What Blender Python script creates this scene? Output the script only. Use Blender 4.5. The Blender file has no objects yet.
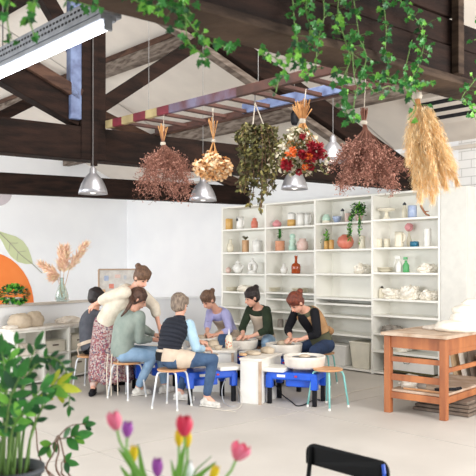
import bpy, math, random
from mathutils import Vector, Matrix, Quaternion
R = random.Random(7)
V = Vector
COL = bpy.context.scene.collection
F = 720.0; HZ = 264.0; EYE = 1.65
SD = V((.67, -.742, 0)).normalized()      # along the shelf wall, towards the near right
TD = V((.742, .67, 0)).normalized()       # across the room, towards the far right

def P(px, py, Y):
    return V(((px-238)*Y/F, Y, EYE-(py-HZ)*Y/F))
def PZ(px, Y, z):
    return V(((px-238)*Y/F, Y, z))
def on_line(px, a, b):
    """point of the plan line a-b seen in column px"""
    k = (px-238)/F; d = b-a
    t = (k*a.y-a.x)/(d.x-k*d.y)
    return a+d*t

# ---------------------------------------------------------------- materials
M = {}
def mat(name, c, rough=.6, metal=0, c2=None, scale=8, stretch=(1,1,1), bump=0, bscale=None, mix=(.35,.65),
        trans=0, emit=0, coat=0, alpha=1, sub=0, detail=4):
    m = bpy.data.materials.new(name); m.use_nodes = True
    nt = m.node_tree; b = nt.nodes['Principled BSDF']
    def lin(c): return tuple((x/12.92 if x <= .04045 else ((x+.055)/1.055)**2.4) for x in c)+(1,)
    b.inputs['Roughness'].default_value = rough; b.inputs['Metallic'].default_value = metal
    b.inputs['Base Color'].default_value = lin(c)
    if trans: b.inputs['Transmission Weight'].default_value = trans
    if 'timber' in name or 'black' in name: b.inputs['Specular IOR Level'].default_value = .15
    if coat: b.inputs['Coat Weight'].default_value = coat
    if alpha < 1: b.inputs['Alpha'].default_value = alpha
    if sub:
        b.inputs['Subsurface Weight'].default_value = sub; b.inputs['Subsurface Scale'].default_value = .02
    if emit:
        b.inputs['Emission Color'].default_value = lin(c); b.inputs['Emission Strength'].default_value = emit
    tc = nt.nodes.new('ShaderNodeTexCoord'); mp = nt.nodes.new('ShaderNodeMapping')
    mp.inputs['Scale'].default_value = stretch
    nt.links.new(tc.outputs['Object'], mp.inputs['Vector'])
    if c2 is None and not emit and not trans:
        c2 = tuple(x*.965 for x in c)
    if c2 is not None:
        n = nt.nodes.new('ShaderNodeTexNoise'); n.inputs['Scale'].default_value = scale; n.inputs['Detail'].default_value = detail
        nt.links.new(mp.outputs[0], n.inputs['Vector'])
        r = nt.nodes.new('ShaderNodeValToRGB')
        r.color_ramp.elements[0].position = mix[0]; r.color_ramp.elements[1].position = mix[1]
        r.color_ramp.elements[0].color = lin(c2); r.color_ramp.elements[1].color = lin(c)
        nt.links.new(n.outputs['Fac'], r.inputs[0]); nt.links.new(r.outputs[0], b.inputs['Base Color'])
    if bump:
        n2 = nt.nodes.new('ShaderNodeTexNoise'); n2.inputs['Scale'].default_value = bscale or scale*3
        nt.links.new(mp.outputs[0], n2.inputs['Vector'])
        bp = nt.nodes.new('ShaderNodeBump'); bp.inputs['Strength'].default_value = bump; bp.inputs['Distance'].default_value = .01
        nt.links.new(n2.outputs['Fac'], bp.inputs['Height']); nt.links.new(bp.outputs[0], b.inputs['Normal'])
    M[name] = m
    return m
def rgb(r, g, b): return (r/255, g/255, b/255)

mat('white_wall', rgb(242,243,244), .8, c2=rgb(238,239,241), scale=2)
mat('ceiling_white', rgb(214,205,194), .85, c2=rgb(207,198,188), scale=3)
mat('shelf_white', rgb(245,243,235), .5, c2=rgb(242,240,231), scale=3)
mat('floor_concrete', rgb(206,200,192), .55, c2=rgb(196,190,182), scale=1.3, bump=.05, bscale=30)
mat('cord_beige', rgb(214,206,194), .7)
mat('door_white', rgb(226,224,216), .6)
mat('dark_timber', rgb(46,31,25), .8, c2=rgb(26,19,16), scale=3, stretch=(1,1,5), bump=.5, bscale=20)
mat('weathered_timber', rgb(132,120,110), .8, c2=rgb(82,70,62), scale=5, stretch=(1,1,5), bump=.5, bscale=20)
mat('brown_timber', rgb(90,66,54), .7, c2=rgb(56,40,34), scale=4, stretch=(1,1,4), bump=.4)
mat('blue_paint', rgb(112,128,164), .6, c2=rgb(76,86,120), scale=9)
mat('ladder_brown', rgb(84,50,40), .7, c2=rgb(58,36,30), scale=6)
mat('ladder_maroon', rgb(118,34,48), .6, c2=rgb(90,28,38), scale=9)
mat('ladder_yellow', rgb(172,156,112), .7, c2=rgb(146,130,92), scale=9)
mat('ladder_violet', rgb(104,98,120), .7, c2=rgb(84,50,54), scale=5)
mat('aluminium', rgb(184,184,188), .34, metal=.75, c2=rgb(166,166,172))
mat('lamp_inner', rgb(250,248,240), .5, emit=1.2)
mat('tube_light', rgb(240,243,255), .4, emit=9)
mat('galvanised', rgb(140,144,150), .5, metal=.4, c2=rgb(118,122,128))
mat('black_plastic', rgb(26,26,30), .45)
mat('white_plastic', rgb(240,238,232), .45)
mat('cream_plastic', rgb(232,226,208), .5)
mat('blue_plastic', rgb(28,92,214), .35, c2=rgb(24,82,196))
mat('red_plastic', rgb(200,40,50), .4)
mat('orange_paint', rgb(246,140,68), .75, c2=rgb(240,128,58), scale=2)
mat('leaf_paint', rgb(206,214,172), .8, c2=rgb(198,206,160), scale=2)
mat('mauve_paint', rgb(206,196,200), .8)
mat('line_paint', rgb(168,165,150), .8)
mat('bench_wood', rgb(188,118,70), .55, c2=rgb(146,84,50), scale=5, stretch=(1,1,.25), bump=.15)
mat('bench_top', rgb(206,186,166), .75, c2=rgb(176,148,124), scale=6)
mat('seat_wood', rgb(214,164,120), .5, c2=rgb(196,142,98), scale=5)
mat('white_metal', rgb(232,236,240), .4)
mat('turquoise_metal', rgb(138,208,202), .4)
mat('clay_white', rgb(236,228,216), .7, c2=rgb(214,202,188), scale=12, bump=.3)
mat('clay_beige', rgb(206,190,168), .75, c2=rgb(184,166,142), scale=10, bump=.3)
mat('clay_grey', rgb(160,152,142), .8, c2=rgb(130,122,114), scale=10, bump=.3)
mat('plastic_bag', rgb(246,241,230), .45, c2=rgb(236,228,212), scale=9, bump=.4, bscale=16)
mat('glaze_white', rgb(240,238,232), .25); mat('glaze_cream', rgb(234,226,204), .3)
mat('glaze_mustard', rgb(216,170,96), .35); mat('glaze_coral', rgb(228,140,118), .4, c2=rgb(212,116,96), scale=14)
mat('glaze_pink', rgb(222,150,154), .35); mat('glaze_mint', rgb(176,214,196), .3, c2=rgb(196,222,204))
mat('glaze_teal', rgb(34,110,140), .3); mat('glaze_blue', rgb(176,190,214), .3, c2=rgb(150,166,200), scale=20)
mat('glaze_tan', rgb(216,176,136), .5, c2=rgb(204,160,118)); mat('glaze_rose', rgb(232,206,196), .4, c2=rgb(224,190,178), scale=30)
mat('terracotta', rgb(222,162,128), .7, c2=rgb(208,142,108), scale=12)
mat('amber_glass', rgb(170,72,26), .12, coat=.5)
mat('green_plastic', rgb(86,170,104), .35)
mat('clear_glass', rgb(205,236,226), .04, trans=.92, alpha=.55)
mat('driftwood', rgb(160,108,76), .7); mat('cork', rgb(226,222,216), .8, c2=rgb(205,200,194), scale=14)
mat('frame_wood', rgb(186,160,136), .6)
mat('soil', rgb(60,46,38), .9); mat('pot_grey', rgb(74,78,84), .6); mat('pot_light', rgb(196,200,206), .5)
mat('leaf_green', rgb(58,140,48), .45, c2=rgb(38,106,36), scale=20)
mat('leaf_light', rgb(132,196,72), .45, c2=rgb(96,170,54), scale=20)
mat('leaf_dark', rgb(36,98,46), .4, c2=rgb(26,76,38), scale=20)
mat('leaf_yellow', rgb(212,214,60), .5, c2=rgb(180,196,50), scale=20)
mat('stem_green', rgb(110,146,74), .6); mat('stem_brown', rgb(120,86,66), .7); mat('straw', rgb(212,160,98), .7, c2=rgb(180,124,74), scale=14)
mat('dry_olive', rgb(96,88,52), .8, c2=rgb(62,60,36), scale=14); mat('dry_light', rgb(168,156,92), .8, c2=rgb(130,120,66), scale=14); mat('dry_green', rgb(112,112,62), .8, c2=rgb(84,84,46), scale=14)
mat('rust_flower', rgb(168,114,98), .8, c2=rgb(136,88,76), scale=30); mat('rust_light', rgb(200,148,130), .8)
mat('rust_stem', rgb(128,84,68), .8)
mat('peach_petal', rgb(236,190,136), .75, c2=rgb(218,158,100), scale=30); mat('peach_light', rgb(246,216,176), .75)
mat('ivory_petal', rgb(222,214,192), .8, c2=rgb(196,186,158), scale=30)
mat('crimson_petal', rgb(176,22,44), .7, c2=rgb(140,14,34), scale=30); mat('orange_petal', rgb(232,116,44), .7)
mat('pampas', rgb(246,212,158), .8, c2=rgb(232,186,124), scale=9); mat('pampas_pink', rgb(244,208,186), .85, c2=rgb(236,194,168), scale=12)
mat('twine', rgb(196,186,170), .8); mat('wire', rgb(120,118,116), .6)
mat('tulip_pink', rgb(252,140,166), .5, c2=rgb(244,112,142), scale=14, sub=.1); mat('tulip_red', rgb(240,66,104), .5, c2=rgb(224,44,74), scale=14, sub=.1)
mat('tulip_purple', rgb(186,100,192), .5, c2=rgb(156,66,164), scale=14, sub=.1); mat('tulip_yellow', rgb(250,220,20), .5, c2=rgb(240,200,10), scale=14, sub=.1)
mat('tulip_white', rgb(238,238,238), .5, sub=.1); mat('tulip_leaf', rgb(124,184,66), .5, c2=rgb(96,160,56), scale=8)
mat('skin', rgb(226,176,152), .55, c2=rgb(218,162,138), scale=6, sub=.1); mat('clayey_skin', rgb(214,190,172), .7, c2=rgb(220,168,144), scale=14)
mat('hair_brown', rgb(96,66,50), .55, c2=rgb(62,42,34), scale=12, stretch=(4,4,1), bump=.7, bscale=50)
mat('hair_light_brown', rgb(126,94,72), .55, c2=rgb(84,60,46), scale=12, stretch=(4,4,1), bump=.7, bscale=50)
mat('hair_dark', rgb(44,32,30), .5, c2=rgb(28,20,20), scale=12, stretch=(4,4,1), bump=.7, bscale=50)
mat('hair_grey', rgb(160,142,124), .6, c2=rgb(96,80,70), scale=14, stretch=(4,4,1), bump=.7, bscale=50)
mat('hair_auburn', rgb(132,62,38), .55, c2=rgb(84,40,30), scale=12, stretch=(4,4,1), bump=.7, bscale=50)
mat('cloth_charcoal', rgb(84,86,94), .85, c2=rgb(70,72,80), scale=10, bump=.3); mat('cloth_cream', rgb(226,216,198), .9, c2=rgb(212,200,182), scale=14, bump=.5)
mat('cloth_sage', rgb(150,160,151), .9, c2=rgb(134,147,139), scale=8, bump=.4); mat('cloth_navy', rgb(32,36,48), .85, c2=rgb(24,28,40), scale=8)
mat('cloth_lightblue', rgb(178,206,222), .8, c2=rgb(160,192,212), scale=8, bump=.3); mat('cloth_lilac', rgb(184,184,226), .85, c2=rgb(166,166,214), scale=8, bump=.3)
mat('cloth_forest', rgb(42,56,36), .9, c2=rgb(28,42,26), scale=8, bump=.4); mat('cloth_black', rgb(30,30,34), .85)
mat('cloth_tan', rgb(190,150,108), .9, c2=rgb(168,126,86), scale=10, bump=.4); mat('cloth_olive', rgb(92,94,72), .9)
mat('apron_beige', rgb(214,196,176), .9, c2=rgb(198,178,158), scale=8, bump=.3)
mat('denim', rgb(72,98,130), .85, c2=rgb(50,74,106), scale=9, bump=.3); mat('denim_light', rgb(150,180,208), .85, c2=rgb(126,158,190), scale=9, bump=.3)
mat('denim_dark', rgb(44,64,98), .85, c2=rgb(34,50,80), scale=9, bump=.3)
mat('shoe_white', rgb(232,228,220), .6, c2=rgb(200,196,188), scale=20); mat('shoe_black', rgb(28,28,32), .6)
mat('eye_dark', rgb(34,26,24), .3); mat('lip', rgb(186,104,96), .5); mat('cardboard', rgb(206,176,138), .8); mat('slab_grey', rgb(128,112,98), .85, c2=rgb(104,90,80), scale=10)
mat('bristle', rgb(60,90,170), .6)
mat('pampas_light', rgb(250,228,188), .8); mat('black_metal', rgb(20,21,22), .6)
# flowery skirt cloth
def floral():
    m = bpy.data.materials.new('cloth_floral'); m.use_nodes = True; nt = m.node_tree; b = nt.nodes['Principled BSDF']
    b.inputs['Roughness'].default_value = .9
    tc = nt.nodes.new('ShaderNodeTexCoord')
    v = nt.nodes.new('ShaderNodeTexVoronoi'); v.inputs['Scale'].default_value = 60; nt.links.new(tc.outputs['Object'], v.inputs['Vector'])
    sp = nt.nodes.new('ShaderNodeSeparateColor'); nt.links.new(v.outputs['Color'], sp.inputs[0])
    r = nt.nodes.new('ShaderNodeValToRGB'); r.color_ramp.interpolation = 'CONSTANT'
    cs = [(0,(.30,.10,.10)),(.2,(.38,.27,.26)),(.42,(.12,.09,.13)),(.55,(.52,.43,.40)),(.75,(.26,.07,.11)),(.88,(.42,.34,.32))]
    el = r.color_ramp.elements
    el[0].color = cs[0][1]+(1,); el[1].position = cs[1][0]; el[1].color = cs[1][1]+(1,)
    for p, c in cs[2:]: e = el.new(p); e.color = c+(1,)
    nt.links.new(sp.outputs[0], r.inputs[0])
    nt.links.new(r.outputs[0], b.inputs['Base Color']); M['cloth_floral'] = m
floral()
# white painted brick
def brick():
    m = bpy.data.materials.new('white_brick'); m.use_nodes = True; nt = m.node_tree; b = nt.nodes['Principled BSDF']
    b.inputs['Roughness'].default_value = .6
    tc = nt.nodes.new('ShaderNodeTexCoord'); br = nt.nodes.new('ShaderNodeTexBrick')
    br.inputs['Color1'].default_value = (.82,.81,.79,1); br.inputs['Color2'].default_value = (.78,.77,.75,1); br.inputs['Mortar'].default_value = (.55,.54,.52,1)
    br.inputs['Scale'].default_value = 1; br.inputs['Brick Width'].default_value = .3; br.inputs['Row Height'].default_value = .12; br.inputs['Mortar Size'].default_value = .006
    nt.links.new(tc.outputs['UV'], br.inputs['Vector']); nt.links.new(br.outputs[0], b.inputs['Base Color'])
    bp = nt.nodes.new('ShaderNodeBump'); bp.inputs['Strength'].default_value = .4; bp.inputs['Distance'].default_value = .01; bp.invert = True
    nt.links.new(br.outputs['Fac'], bp.inputs['Height']); nt.links.new(bp.outputs[0], b.inputs['Normal']); M['white_brick'] = m
brick()

# ---------------------------------------------------------------- mesh builder
def frame_z(d):
    return d.normalized().to_track_quat('Z', 'Y').to_matrix()
def rnd_dir():
    while True:
        v = V((R.uniform(-1,1), R.uniform(-1,1), R.uniform(-1,1)))
        if .01 < v.length < 1: return v.normalized()
class MB:
    def __init__(s): s.v = []; s.f = []; s.m = []; s.mi = 0
    def add(s, vs, fs):
        o = len(s.v); s.v += [V(x) for x in vs]; s.f += [tuple(i+o for i in f) for f in fs]; s.m += [s.mi]*len(fs); return s
    def box(s, c, size, ax=None, ay=None, az=None):
        c = V(c); ax = (ax or V((1,0,0))).normalized(); az = (az or V((0,0,1))).normalized(); ay = (ay or az.cross(ax)).normalized()
        a, b, d = [x/2 for x in size]
        vs = [c+ax*a*i+ay*b*j+az*d*k for k in (-1,1) for j in (-1,1) for i in (-1,1)]
        return s.add(vs, [(0,2,3,1),(4,5,7,6),(0,1,5,4),(2,6,7,3),(0,4,6,2),(1,3,7,5)])
    def beam(s, a, b, w, h, up=None):
        a = V(a); b = V(b); d = b-a; up = up or V((0,0,1)); z = d.normalized()
        side = z.cross(up)
        if side.length < 1e-3: side = z.cross(V((1,0,0)))
        side.normalize(); u = side.cross(z).normalized()
        return s.box((a+b)/2, (w, h, d.length), side, u, z)
    def loft(s, st, n=16, close=True, cap=True):
        """stations: (centre, axis1, axis2, r1, r2)"""
        vs = []
        for c, a, b, ra, rb in st:
            for i in range(n):
                t = 2*math.pi*i/n; vs.append(V(c)+a*math.cos(t)*ra+b*math.sin(t)*rb)
        fs = []
        for k in range(len(st)-1):
            for i in range(n):
                j = (i+1) % n; fs.append((k*n+i, k*n+j, (k+1)*n+j, (k+1)*n+i))
        if cap:
            fs.append(tuple(range(n-1, -1, -1))); fs.append(tuple(range((len(st)-1)*n, len(st)*n)))
        return s.add(vs, fs)
    def cone(s, a, b, ra, rb, n=10, cap=True):
        a = V(a); b = V(b)
        if (b-a).length < 1e-6: return s
        m = frame_z(b-a); x = m.col[0]; y = m.col[1]
        return s.loft([(a, x, y, ra, ra), (b, x, y, rb, rb)], n, cap=cap)
    def tube(s, pts, r, n=6, r2=None):
        pts = [V(p) for p in pts]; st = []; m = None
        for i, p in enumerate(pts):
            d = (pts[min(i+1, len(pts)-1)]-pts[max(i-1, 0)]).normalized()
            if m is None: q = frame_z(d); x = q.col[0].copy()
            x = (x-d*x.dot(d)).normalized(); y = d.cross(x); m = 1
            rr = r if r2 is None else r+(r2-r)*i/(len(pts)-1)
            st.append((p, x.copy(), y, rr, rr))
        return s.loft(st, n)
    def lathe(s, prof, c=(0,0,0), n=20, ax=None, sx=1, sy=1, flute=0, nf=8):
        c = V(c); m = frame_z(ax) if ax is not None else Matrix.Identity(3)
        vs = []; fs = []
        for r, z in prof:
            for i in range(n):
                t = 2*math.pi*i/n; q = r*(1+flute*math.cos(nf*t))
                vs.append(c+m@V((q*math.cos(t)*sx, q*math.sin(t)*sy, z)))
        for k in range(len(prof)-1):
            for i in range(n):
                j = (i+1) % n; fs.append((k*n+i, k*n+j, (k+1)*n+j, (k+1)*n+i))
        if prof[0][0] > 1e-4: fs.append(tuple(range(n-1, -1, -1)))
        if prof[-1][0] > 1e-4: fs.append(tuple(range((len(prof)-1)*n, len(prof)*n)))
        return s.add(vs, fs)
    def ball(s, c, r, ax=None, ay=None, az=None, n=12, k=8, noise=0):
        if not hasattr(r, '__len__'): r = (r, r, r)
        ax = ax or V((1,0,0)); ay = ay or V((0,1,0)); az = az or V((0,0,1)); c = V(c)
        vs = [c-az*r[2]]; fs = []
        for i in range(1, k):
            p = math.pi*i/k
            for j in range(n):
                t = 2*math.pi*j/n; q = 1+R.uniform(-noise, noise)
                vs.append(c+q*(ax*r[0]*math.sin(p)*math.cos(t)+ay*r[1]*math.sin(p)*math.sin(t)-az*r[2]*math.cos(p)))
        vs.append(c+az*r[2]); L = len(vs)-1
        for j in range(n):
            fs.append((0, 1+(j+1) % n, 1+j)); fs.append((L, L-n+j, L-n+(j+1) % n))
        for i in range(k-2):
            for j in range(n):
                a = 1+i*n+j; b = 1+i*n+(j+1) % n; fs.append((a, b, b+n, a+n))
        return s.add(vs, fs)
    def octa(s, c, r):
        c = V(c); q = [V((r,0,0)),V((0,r,0)),V((-r,0,0)),V((0,-r,0)),V((0,0,r)),V((0,0,-r))]
        return s.add([c+x for x in q], [(0,1,4),(1,2,4),(2,3,4),(3,0,4),(1,0,5),(2,1,5),(3,2,5),(0,3,5)])
    def chain(s, pts, rs, n=14):
        pts = [V(p) for p in pts]
        if not hasattr(rs, '__len__'): rs = [rs]*len(pts)
        for i, p in enumerate(pts):
            s.ball(p, rs[i]*1.0, n=n, k=8)
            if i: s.cone(pts[i-1], p, rs[i-1], rs[i], n)
        return s
    def blade(s, base, d, up, L, W, fold=.15, bend=.2, seg=4, shape=None):
        """leaf with a mid fold; pointed at both ends"""
        d = d.normalized(); side = d.cross(up)
        if side.length < 1e-3: side = d.cross(V((.3,.9,.1)))
        side.normalize(); nrm = side.cross(d)
        vs = []; 
        for i in range(seg+1):
            t = i/seg; w = W/2*((math.sin(math.pi*min(1, t*.95+.05))**.8) if shape is None else shape(t))
            c = base+d*L*t-nrm*bend*L*t*t
            vs += [c-side*w+nrm*fold*w, c, c+side*w+nrm*fold*w]
        fs = []
        for i in range(seg):
            a = i*3; fs += [(a, a+1, a+4, a+3), (a+1, a+2, a+5, a+4)]
        return s.add(vs, fs)
    def ivyleaf(s, base, d, nrm, L):
        d = d.normalized(); side = d.cross(nrm)
        if side.length < 1e-3: return s
        side.normalize(); n2 = side.cross(d)
        o = [(0,0,0),(.28,-.12,.05),(.5,.12,-.02),(.32,.32,.06),(.42,.6,-.04),(.2,.66,.05),(0,1.05,-.1),(-.2,.66,.05),(-.42,.6,-.04),(-.32,.32,.06),(-.5,.12,-.02),(-.28,-.12,.05)]
        vs = [base+side*x*L+d*y*L+n2*z*L for x, y, z in o]+[base+d*.38*L-n2*.05*L]
        return s.add(vs, [(i, (i+1) % 12, 12) for i in range(12)])
    def build(s, name, mats, parent=None, smooth=False, bevel=0, remesh=0, sm_it=2, solid=0, subd=0, uvxz=False):
        me = bpy.data.meshes.new(name)
        off = WOFF.get(parent.name, V((0,0,0))) if parent is not None else None
        if parent is None:
            # a top-level mesh: put the origin at the base centre
            xs = [v.x for v in s.v]; ys = [v.y for v in s.v]; zs = [v.z for v in s.v]
            off = V(((min(xs)+max(xs))/2, (min(ys)+max(ys))/2, min(zs)))
        me.from_pydata([tuple(v-off) for v in s.v], [], s.f)
        if not isinstance(mats, (list, tuple)): mats = [mats]
        for m in mats: me.materials.append(M[m])
        for p, i in zip(me.polygons, s.m): p.material_index = i; p.use_smooth = smooth
        me.update()
        o = bpy.data.objects.new(name, me); COL.objects.link(o)
        if parent is None: o.location = off
        else: o.parent = parent
        WOFF[o.name] = off
        if remesh:
            m = o.modifiers.new('remesh', 'REMESH'); m.mode = 'VOXEL'; m.voxel_size = remesh; m.use_smooth_shade = True
            if sm_it:
                m = o.modifiers.new('smooth', 'SMOOTH'); m.iterations = sm_it; m.factor = .5
        if solid: m = o.modifiers.new('solid', 'SOLIDIFY'); m.thickness = solid
        if bevel: m = o.modifiers.new('bevel', 'BEVEL'); m.width = bevel; m.segments = 2; m.limit_method = 'ANGLE'
        if subd: m = o.modifiers.new('sub', 'SUBSURF'); m.levels = subd; m.render_levels = subd
        return o
WOFF = {}
def tag(o, label, cat, group=None, kind=None):
    if label: o['label'] = label
    if cat: o['category'] = cat
    if group: o['group'] = group
    if kind: o['kind'] = kind
    return o
def thing(name, loc, label, cat, group=None):
    """Empty at the base; parts are modelled in world coordinates"""
    o = bpy.data.objects.new(name, None); COL.objects.link(o); o.location = V(loc); o.empty_display_size = .1
    WOFF[o.name] = V(loc); return tag(o, label, cat, group)
def proto(name, label, cat, group=None):
    o = bpy.data.objects.new(name, None); COL.objects.link(o); o.empty_display_size = .1
    return tag(o, label, cat, group)
KIDS = {}
def copy_tree(o, parent=None):
    c = o.copy(); COL.objects.link(c); c.parent = parent
    for ch in [x for x in bpy.data.objects if x.parent == o]: copy_tree(ch, c)
    return c
def place(o, loc, rz=0, label=None, scale=None):
    o.location = V(loc); o.rotation_euler = (0, 0, rz)
    if label: o['label'] = label
    if scale: o.scale = (scale,)*3
    return o
def structure(mb, name, m, **k):
    o = mb.build(name, m, **k); o['kind'] = 'structure'; return o
def sub(mb, name, m, parent, label=None, **k):
    o = mb.build(name, m, parent, **k)
    if label: o['label'] = label
    return o
Z = V((0,0,1))
mat('table_white', rgb(240,236,228), .6, c2=rgb(226,218,206), scale=9)
mat('basin_white', rgb(240,235,226), .55, c2=rgb(222,212,200), scale=7)
# ================================================================ the room
S0 = V((-.296, 13.34, 0))                      # left front foot of the shelving
W0 = S0+TD*.47                                 # shelf wall line
CORN = on_line(127, W0, W0-SD*3)               # room corner
EAVE = 3.40; PITCH = .42; RIDGE = 4.95
def wall_d(p): return (W0-V((p.x, p.y, 0))).dot(TD)
def roof_z(d): return EAVE+PITCH*(d if d < RIDGE else 2*RIDGE-d)

b = MB(); b.box((2, 6, -.05), (26, 30, .1)); structure(b, 'floor', 'floor_concrete')
# floor joints
b = MB()
for k in (-.4, 2.2, 4.9):
    p = S0-TD*(3.2+k); b.beam(p-SD*4+Z*.0015, p+SD*14+Z*.0015, .012, .003)
for k in (1.2, 4.6, 8.0, 11.4):
    p = S0+SD*k; b.beam(p-TD*13+Z*.0015, p-TD*.6+Z*.0015, .012, .003)
mat('joint', rgb(192,186,178), .8)
structure(b, 'trim_1', 'joint')

def wallquad(a, c, z0, zs, name, m, th=.15, out=None, uv=True):
    """vertical wall between plan points, list of (param, height) for its top"""
    mb = MB(); d = c-a; n = out.normalized()*th
    pts = [a+Z*z0]+[c+Z*z0]+[a+d*t+Z*z for t, z in reversed(zs)]
    k = len(pts); vs = pts+[p+n for p in pts]
    fs = [tuple(range(k)), tuple(range(2*k-1, k-1, -1))]+[(i, i+k, (i+1) % k+k, (i+1) % k) for i in range(k)]
    mb.add(vs, fs); o = structure(mb, name, m)
    if uv:
        me = o.data; u = me.uv_layers.new(); dn = d.normalized()
        for l in me.loops:
            co = me.vertices[l.vertex_index].co; u.data[l.index].uv = (co.dot(dn), co.z)
    return o
WR = W0+SD*9.2
WM = W0+SD*4.6
wallquad(CORN, WM, 0, [(0, EAVE+.02), (1, EAVE+.02)], 'wall_back', 'white_wall', out=TD)
wallquad(WM, WR, 0, [(0, EAVE+.02), (1, EAVE+.02)], 'wall_right', 'white_brick', out=TD)
MEND = CORN-TD*9.2
nseg = [(0, EAVE), (RIDGE/9.2, roof_z(RIDGE)), (1, roof_z(9.2))]
wallquad(CORN, MEND, 0, nseg, 'wall_left', 'white_wall', out=-SD)
# pitched ceiling
b = MB()
A0 = CORN; A1 = WR
for d0, d1 in ((0, RIDGE), (RIDGE, 10.6)):
    q = [A0-TD*d0+Z*roof_z(d0), A1-TD*d0+Z*roof_z(d0), A1-TD*d1+Z*roof_z(d1), A0-TD*d1+Z*roof_z(d1)]
    b.add(q+[x+Z*.1 for x in q], [(0,1,2,3),(7,6,5,4),(0,4,5,1),(1,5,6,2),(2,6,7,3),(3,7,4,0)])
structure(b, 'ceiling', 'ceiling_white')
# ceiling panel joints
b = MB()
for k in (3.4, 7.4):
    p = CORN+SD*k; b.beam(p-TD*.05+Z*(roof_z(.05)-.004), p-TD*RIDGE+Z*(roof_z(RIDGE)-.004), .02, .006)
mat('joint_dark', rgb(170,162,154), .8); structure(b, 'trim_2', 'joint_dark')
# plain cornice strip on the shelf wall
b = MB(); b.beam(CORN-TD*.02+Z*3.3, WR-TD*.02+Z*3.3, .05, .05); structure(b, 'trim_3', 'ceiling_white')

# low partition wall with a ledge
LA = V((-3.62, 9.55, 0)); LB = V((-2.19, 11.4, 0)); LC = V((-.30, 12.5, 0))
LA = V((-3.16, 9.9, 0))-(LB-V((-3.16, 9.9, 0))).normalized()*1.2
def low(a, c, name, th=.12):
    mb = MB(); d = (c-a).normalized(); n = V((-d.y, d.x, 0))
    mb.box((a+c)/2+n*th/2+Z*.53, ((c-a).length, th, 1.06), d)
    structure(mb, name, 'white_wall')
    t = MB(); t.box((a+c)/2+n*th/2+Z*1.075, ((c-a).length, th+.08, .03), d)
    return t
t = low(LA, LB, 'wall_partition_left'); structure(t, 'trim_4', 'ceiling_white', bevel=.004)
t = low(LB, LC, 'wall_partition_back'); structure(t, 'trim_5', 'white_wall', bevel=.004)

# painted mural on the left wall
def on_wall(px, py, off=.0):
    a = CORN+SD*off; p = on_line(px, a, a-TD*3); return V((p.x, p.y, EYE-(py-HZ)*p.y/F))
def mural(pts, name, m, label, cat, th=.006):
    fr = [on_wall(x, y, th) for x, y in pts]; bk = [p-SD*(th-.001) for p in fr]; n = len(fr)
    mb = MB(); mb.add(fr+bk, [tuple(range(n)), tuple(range(2*n-1, n-1, -1))]+[(i, i+n, (i+1) % n+n, (i+1) % n) for i in range(n)])
    return tag(mb.build(name, m), label, cat, 'painted shapes of the fruit mural')
el = [(-12+46*math.cos(math.radians(a)), 306+54*math.sin(math.radians(a))) for a in range(0, 360, 10)]
mural(el, 'painted_orange', 'orange_paint', 'big orange fruit painted on the white wall at far left', 'mural')
lf = [(-8,228),(0,231.5),(8,234),(16,236.5),(23,241),(28,248),(31,256),(33,264),(26,264),(18,262),(11,256.5),(6,249),(2,241),(-3,234)]
lp = mural(lf, 'painted_leaf', 'leaf_paint', 'pale green leaf painted above the orange fruit', 'mural', .008)
mb = MB(); mb.tube([on_wall(x, y, .012) for x, y in ((-2,231),(10,243),(20,254),(33,264.5),(42,273))], .008, 5); sub(mb, 'leaf_vein', 'line_paint', lp)
for q in (((10,243),(18,243)),((10,243),(9,251)),((18,252),(26,251)),((18,252),(17,260))):
    mb = MB(); mb.tube([on_wall(x, y, .012) for x, y in q], .005, 5); sub(mb, 'leaf_vein', 'line_paint', lp)
el = [(-2+14*math.cos(math.radians(a)), 193+13*math.sin(math.radians(a))) for a in range(0, 360, 15)]
mural(el, 'painted_fruit', 'mauve_paint', 'pale mauve round fruit painted just under the roof beam', 'mural')

# ================================================================ roof timbers
UA = V((-2.27, 6.88, 0)); UB = V((2.47, 10.27, 0)); UD = (UB-UA).normalized(); UN = V((-UD.y, UD.x, 0))
ZB = 2.72
def on_U(px, py, off=0):
    p = on_line(px, UA+UN*off, UB+UN*off); return V((p.x, p.y, EYE-(py-HZ)*p.y/F))
tr = thing('roof_truss', UA+UD*.9+Z*2.7, 'dark brown timber roof truss in the middle, with blue painted piece on its king post', 'roof truss', 'roof trusses')
b = MB(); c0 = UA-UD*1.2+Z*(ZB+.17)+UN*.11; c1 = UB+UD*.25+Z*(ZB+.17)+UN*.11; b.beam(c0, c1, .22, .34); sub(b, 'tie_beam', 'dark_timber', tr, bevel=.012)
KP = on_U(90, 100, .08); KP.z = 0
b = MB(); b.beam(KP+Z*2.72, KP+Z*5.1, .27, .2, UN); sub(b, 'king_post', 'dark_timber', tr, bevel=.01)
b = MB(); q = on_U(94, 100, -.02); q.z = 0; b.beam(q+Z*2.66, q+Z*4.4, .06, .05, UN); sub(b, 'post_strap', 'dark_timber', tr, bevel=.004)
b = MB(); q = on_U(74, 50, .03); q.z = 0; b.beam(q+Z*3.12, q+Z*4.6, .12, .12, UN); sub(b, 'painted_block', 'blue_paint', tr, label='blue painted upright beside the king post', bevel=.01)
def rafter(px0, py0, px1, py1, w, h, name, m='dark_timber', off=.1, dst=tr, fn=on_U):
    mb = MB(); mb.beam(fn(px0, py0, off), fn(px1, py1, off), w, h, Z); return sub(mb, name, m, dst, bevel=.008)
KT = KP+Z*4.95
b = MB(); e = UB+UD*.15+UN*.13+Z*2.92; b.beam(e, V((KT.x, KT.y, 4.93)), .2, .27); sub(b, 'rafter', 'dark_timber', tr, bevel=.01)
b = MB(); b.beam(e-Z*.19-UD*.1+UN*.02, V((KT.x, KT.y, 4.72))+UN*.02, .13, .07); sub(b, 'rafter_batten', 'weathered_timber', tr, label='pale weathered batten under the rafter', bevel=.006)
rafter(98, 108, 200, 41, .14, .14, 'strut')
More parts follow.
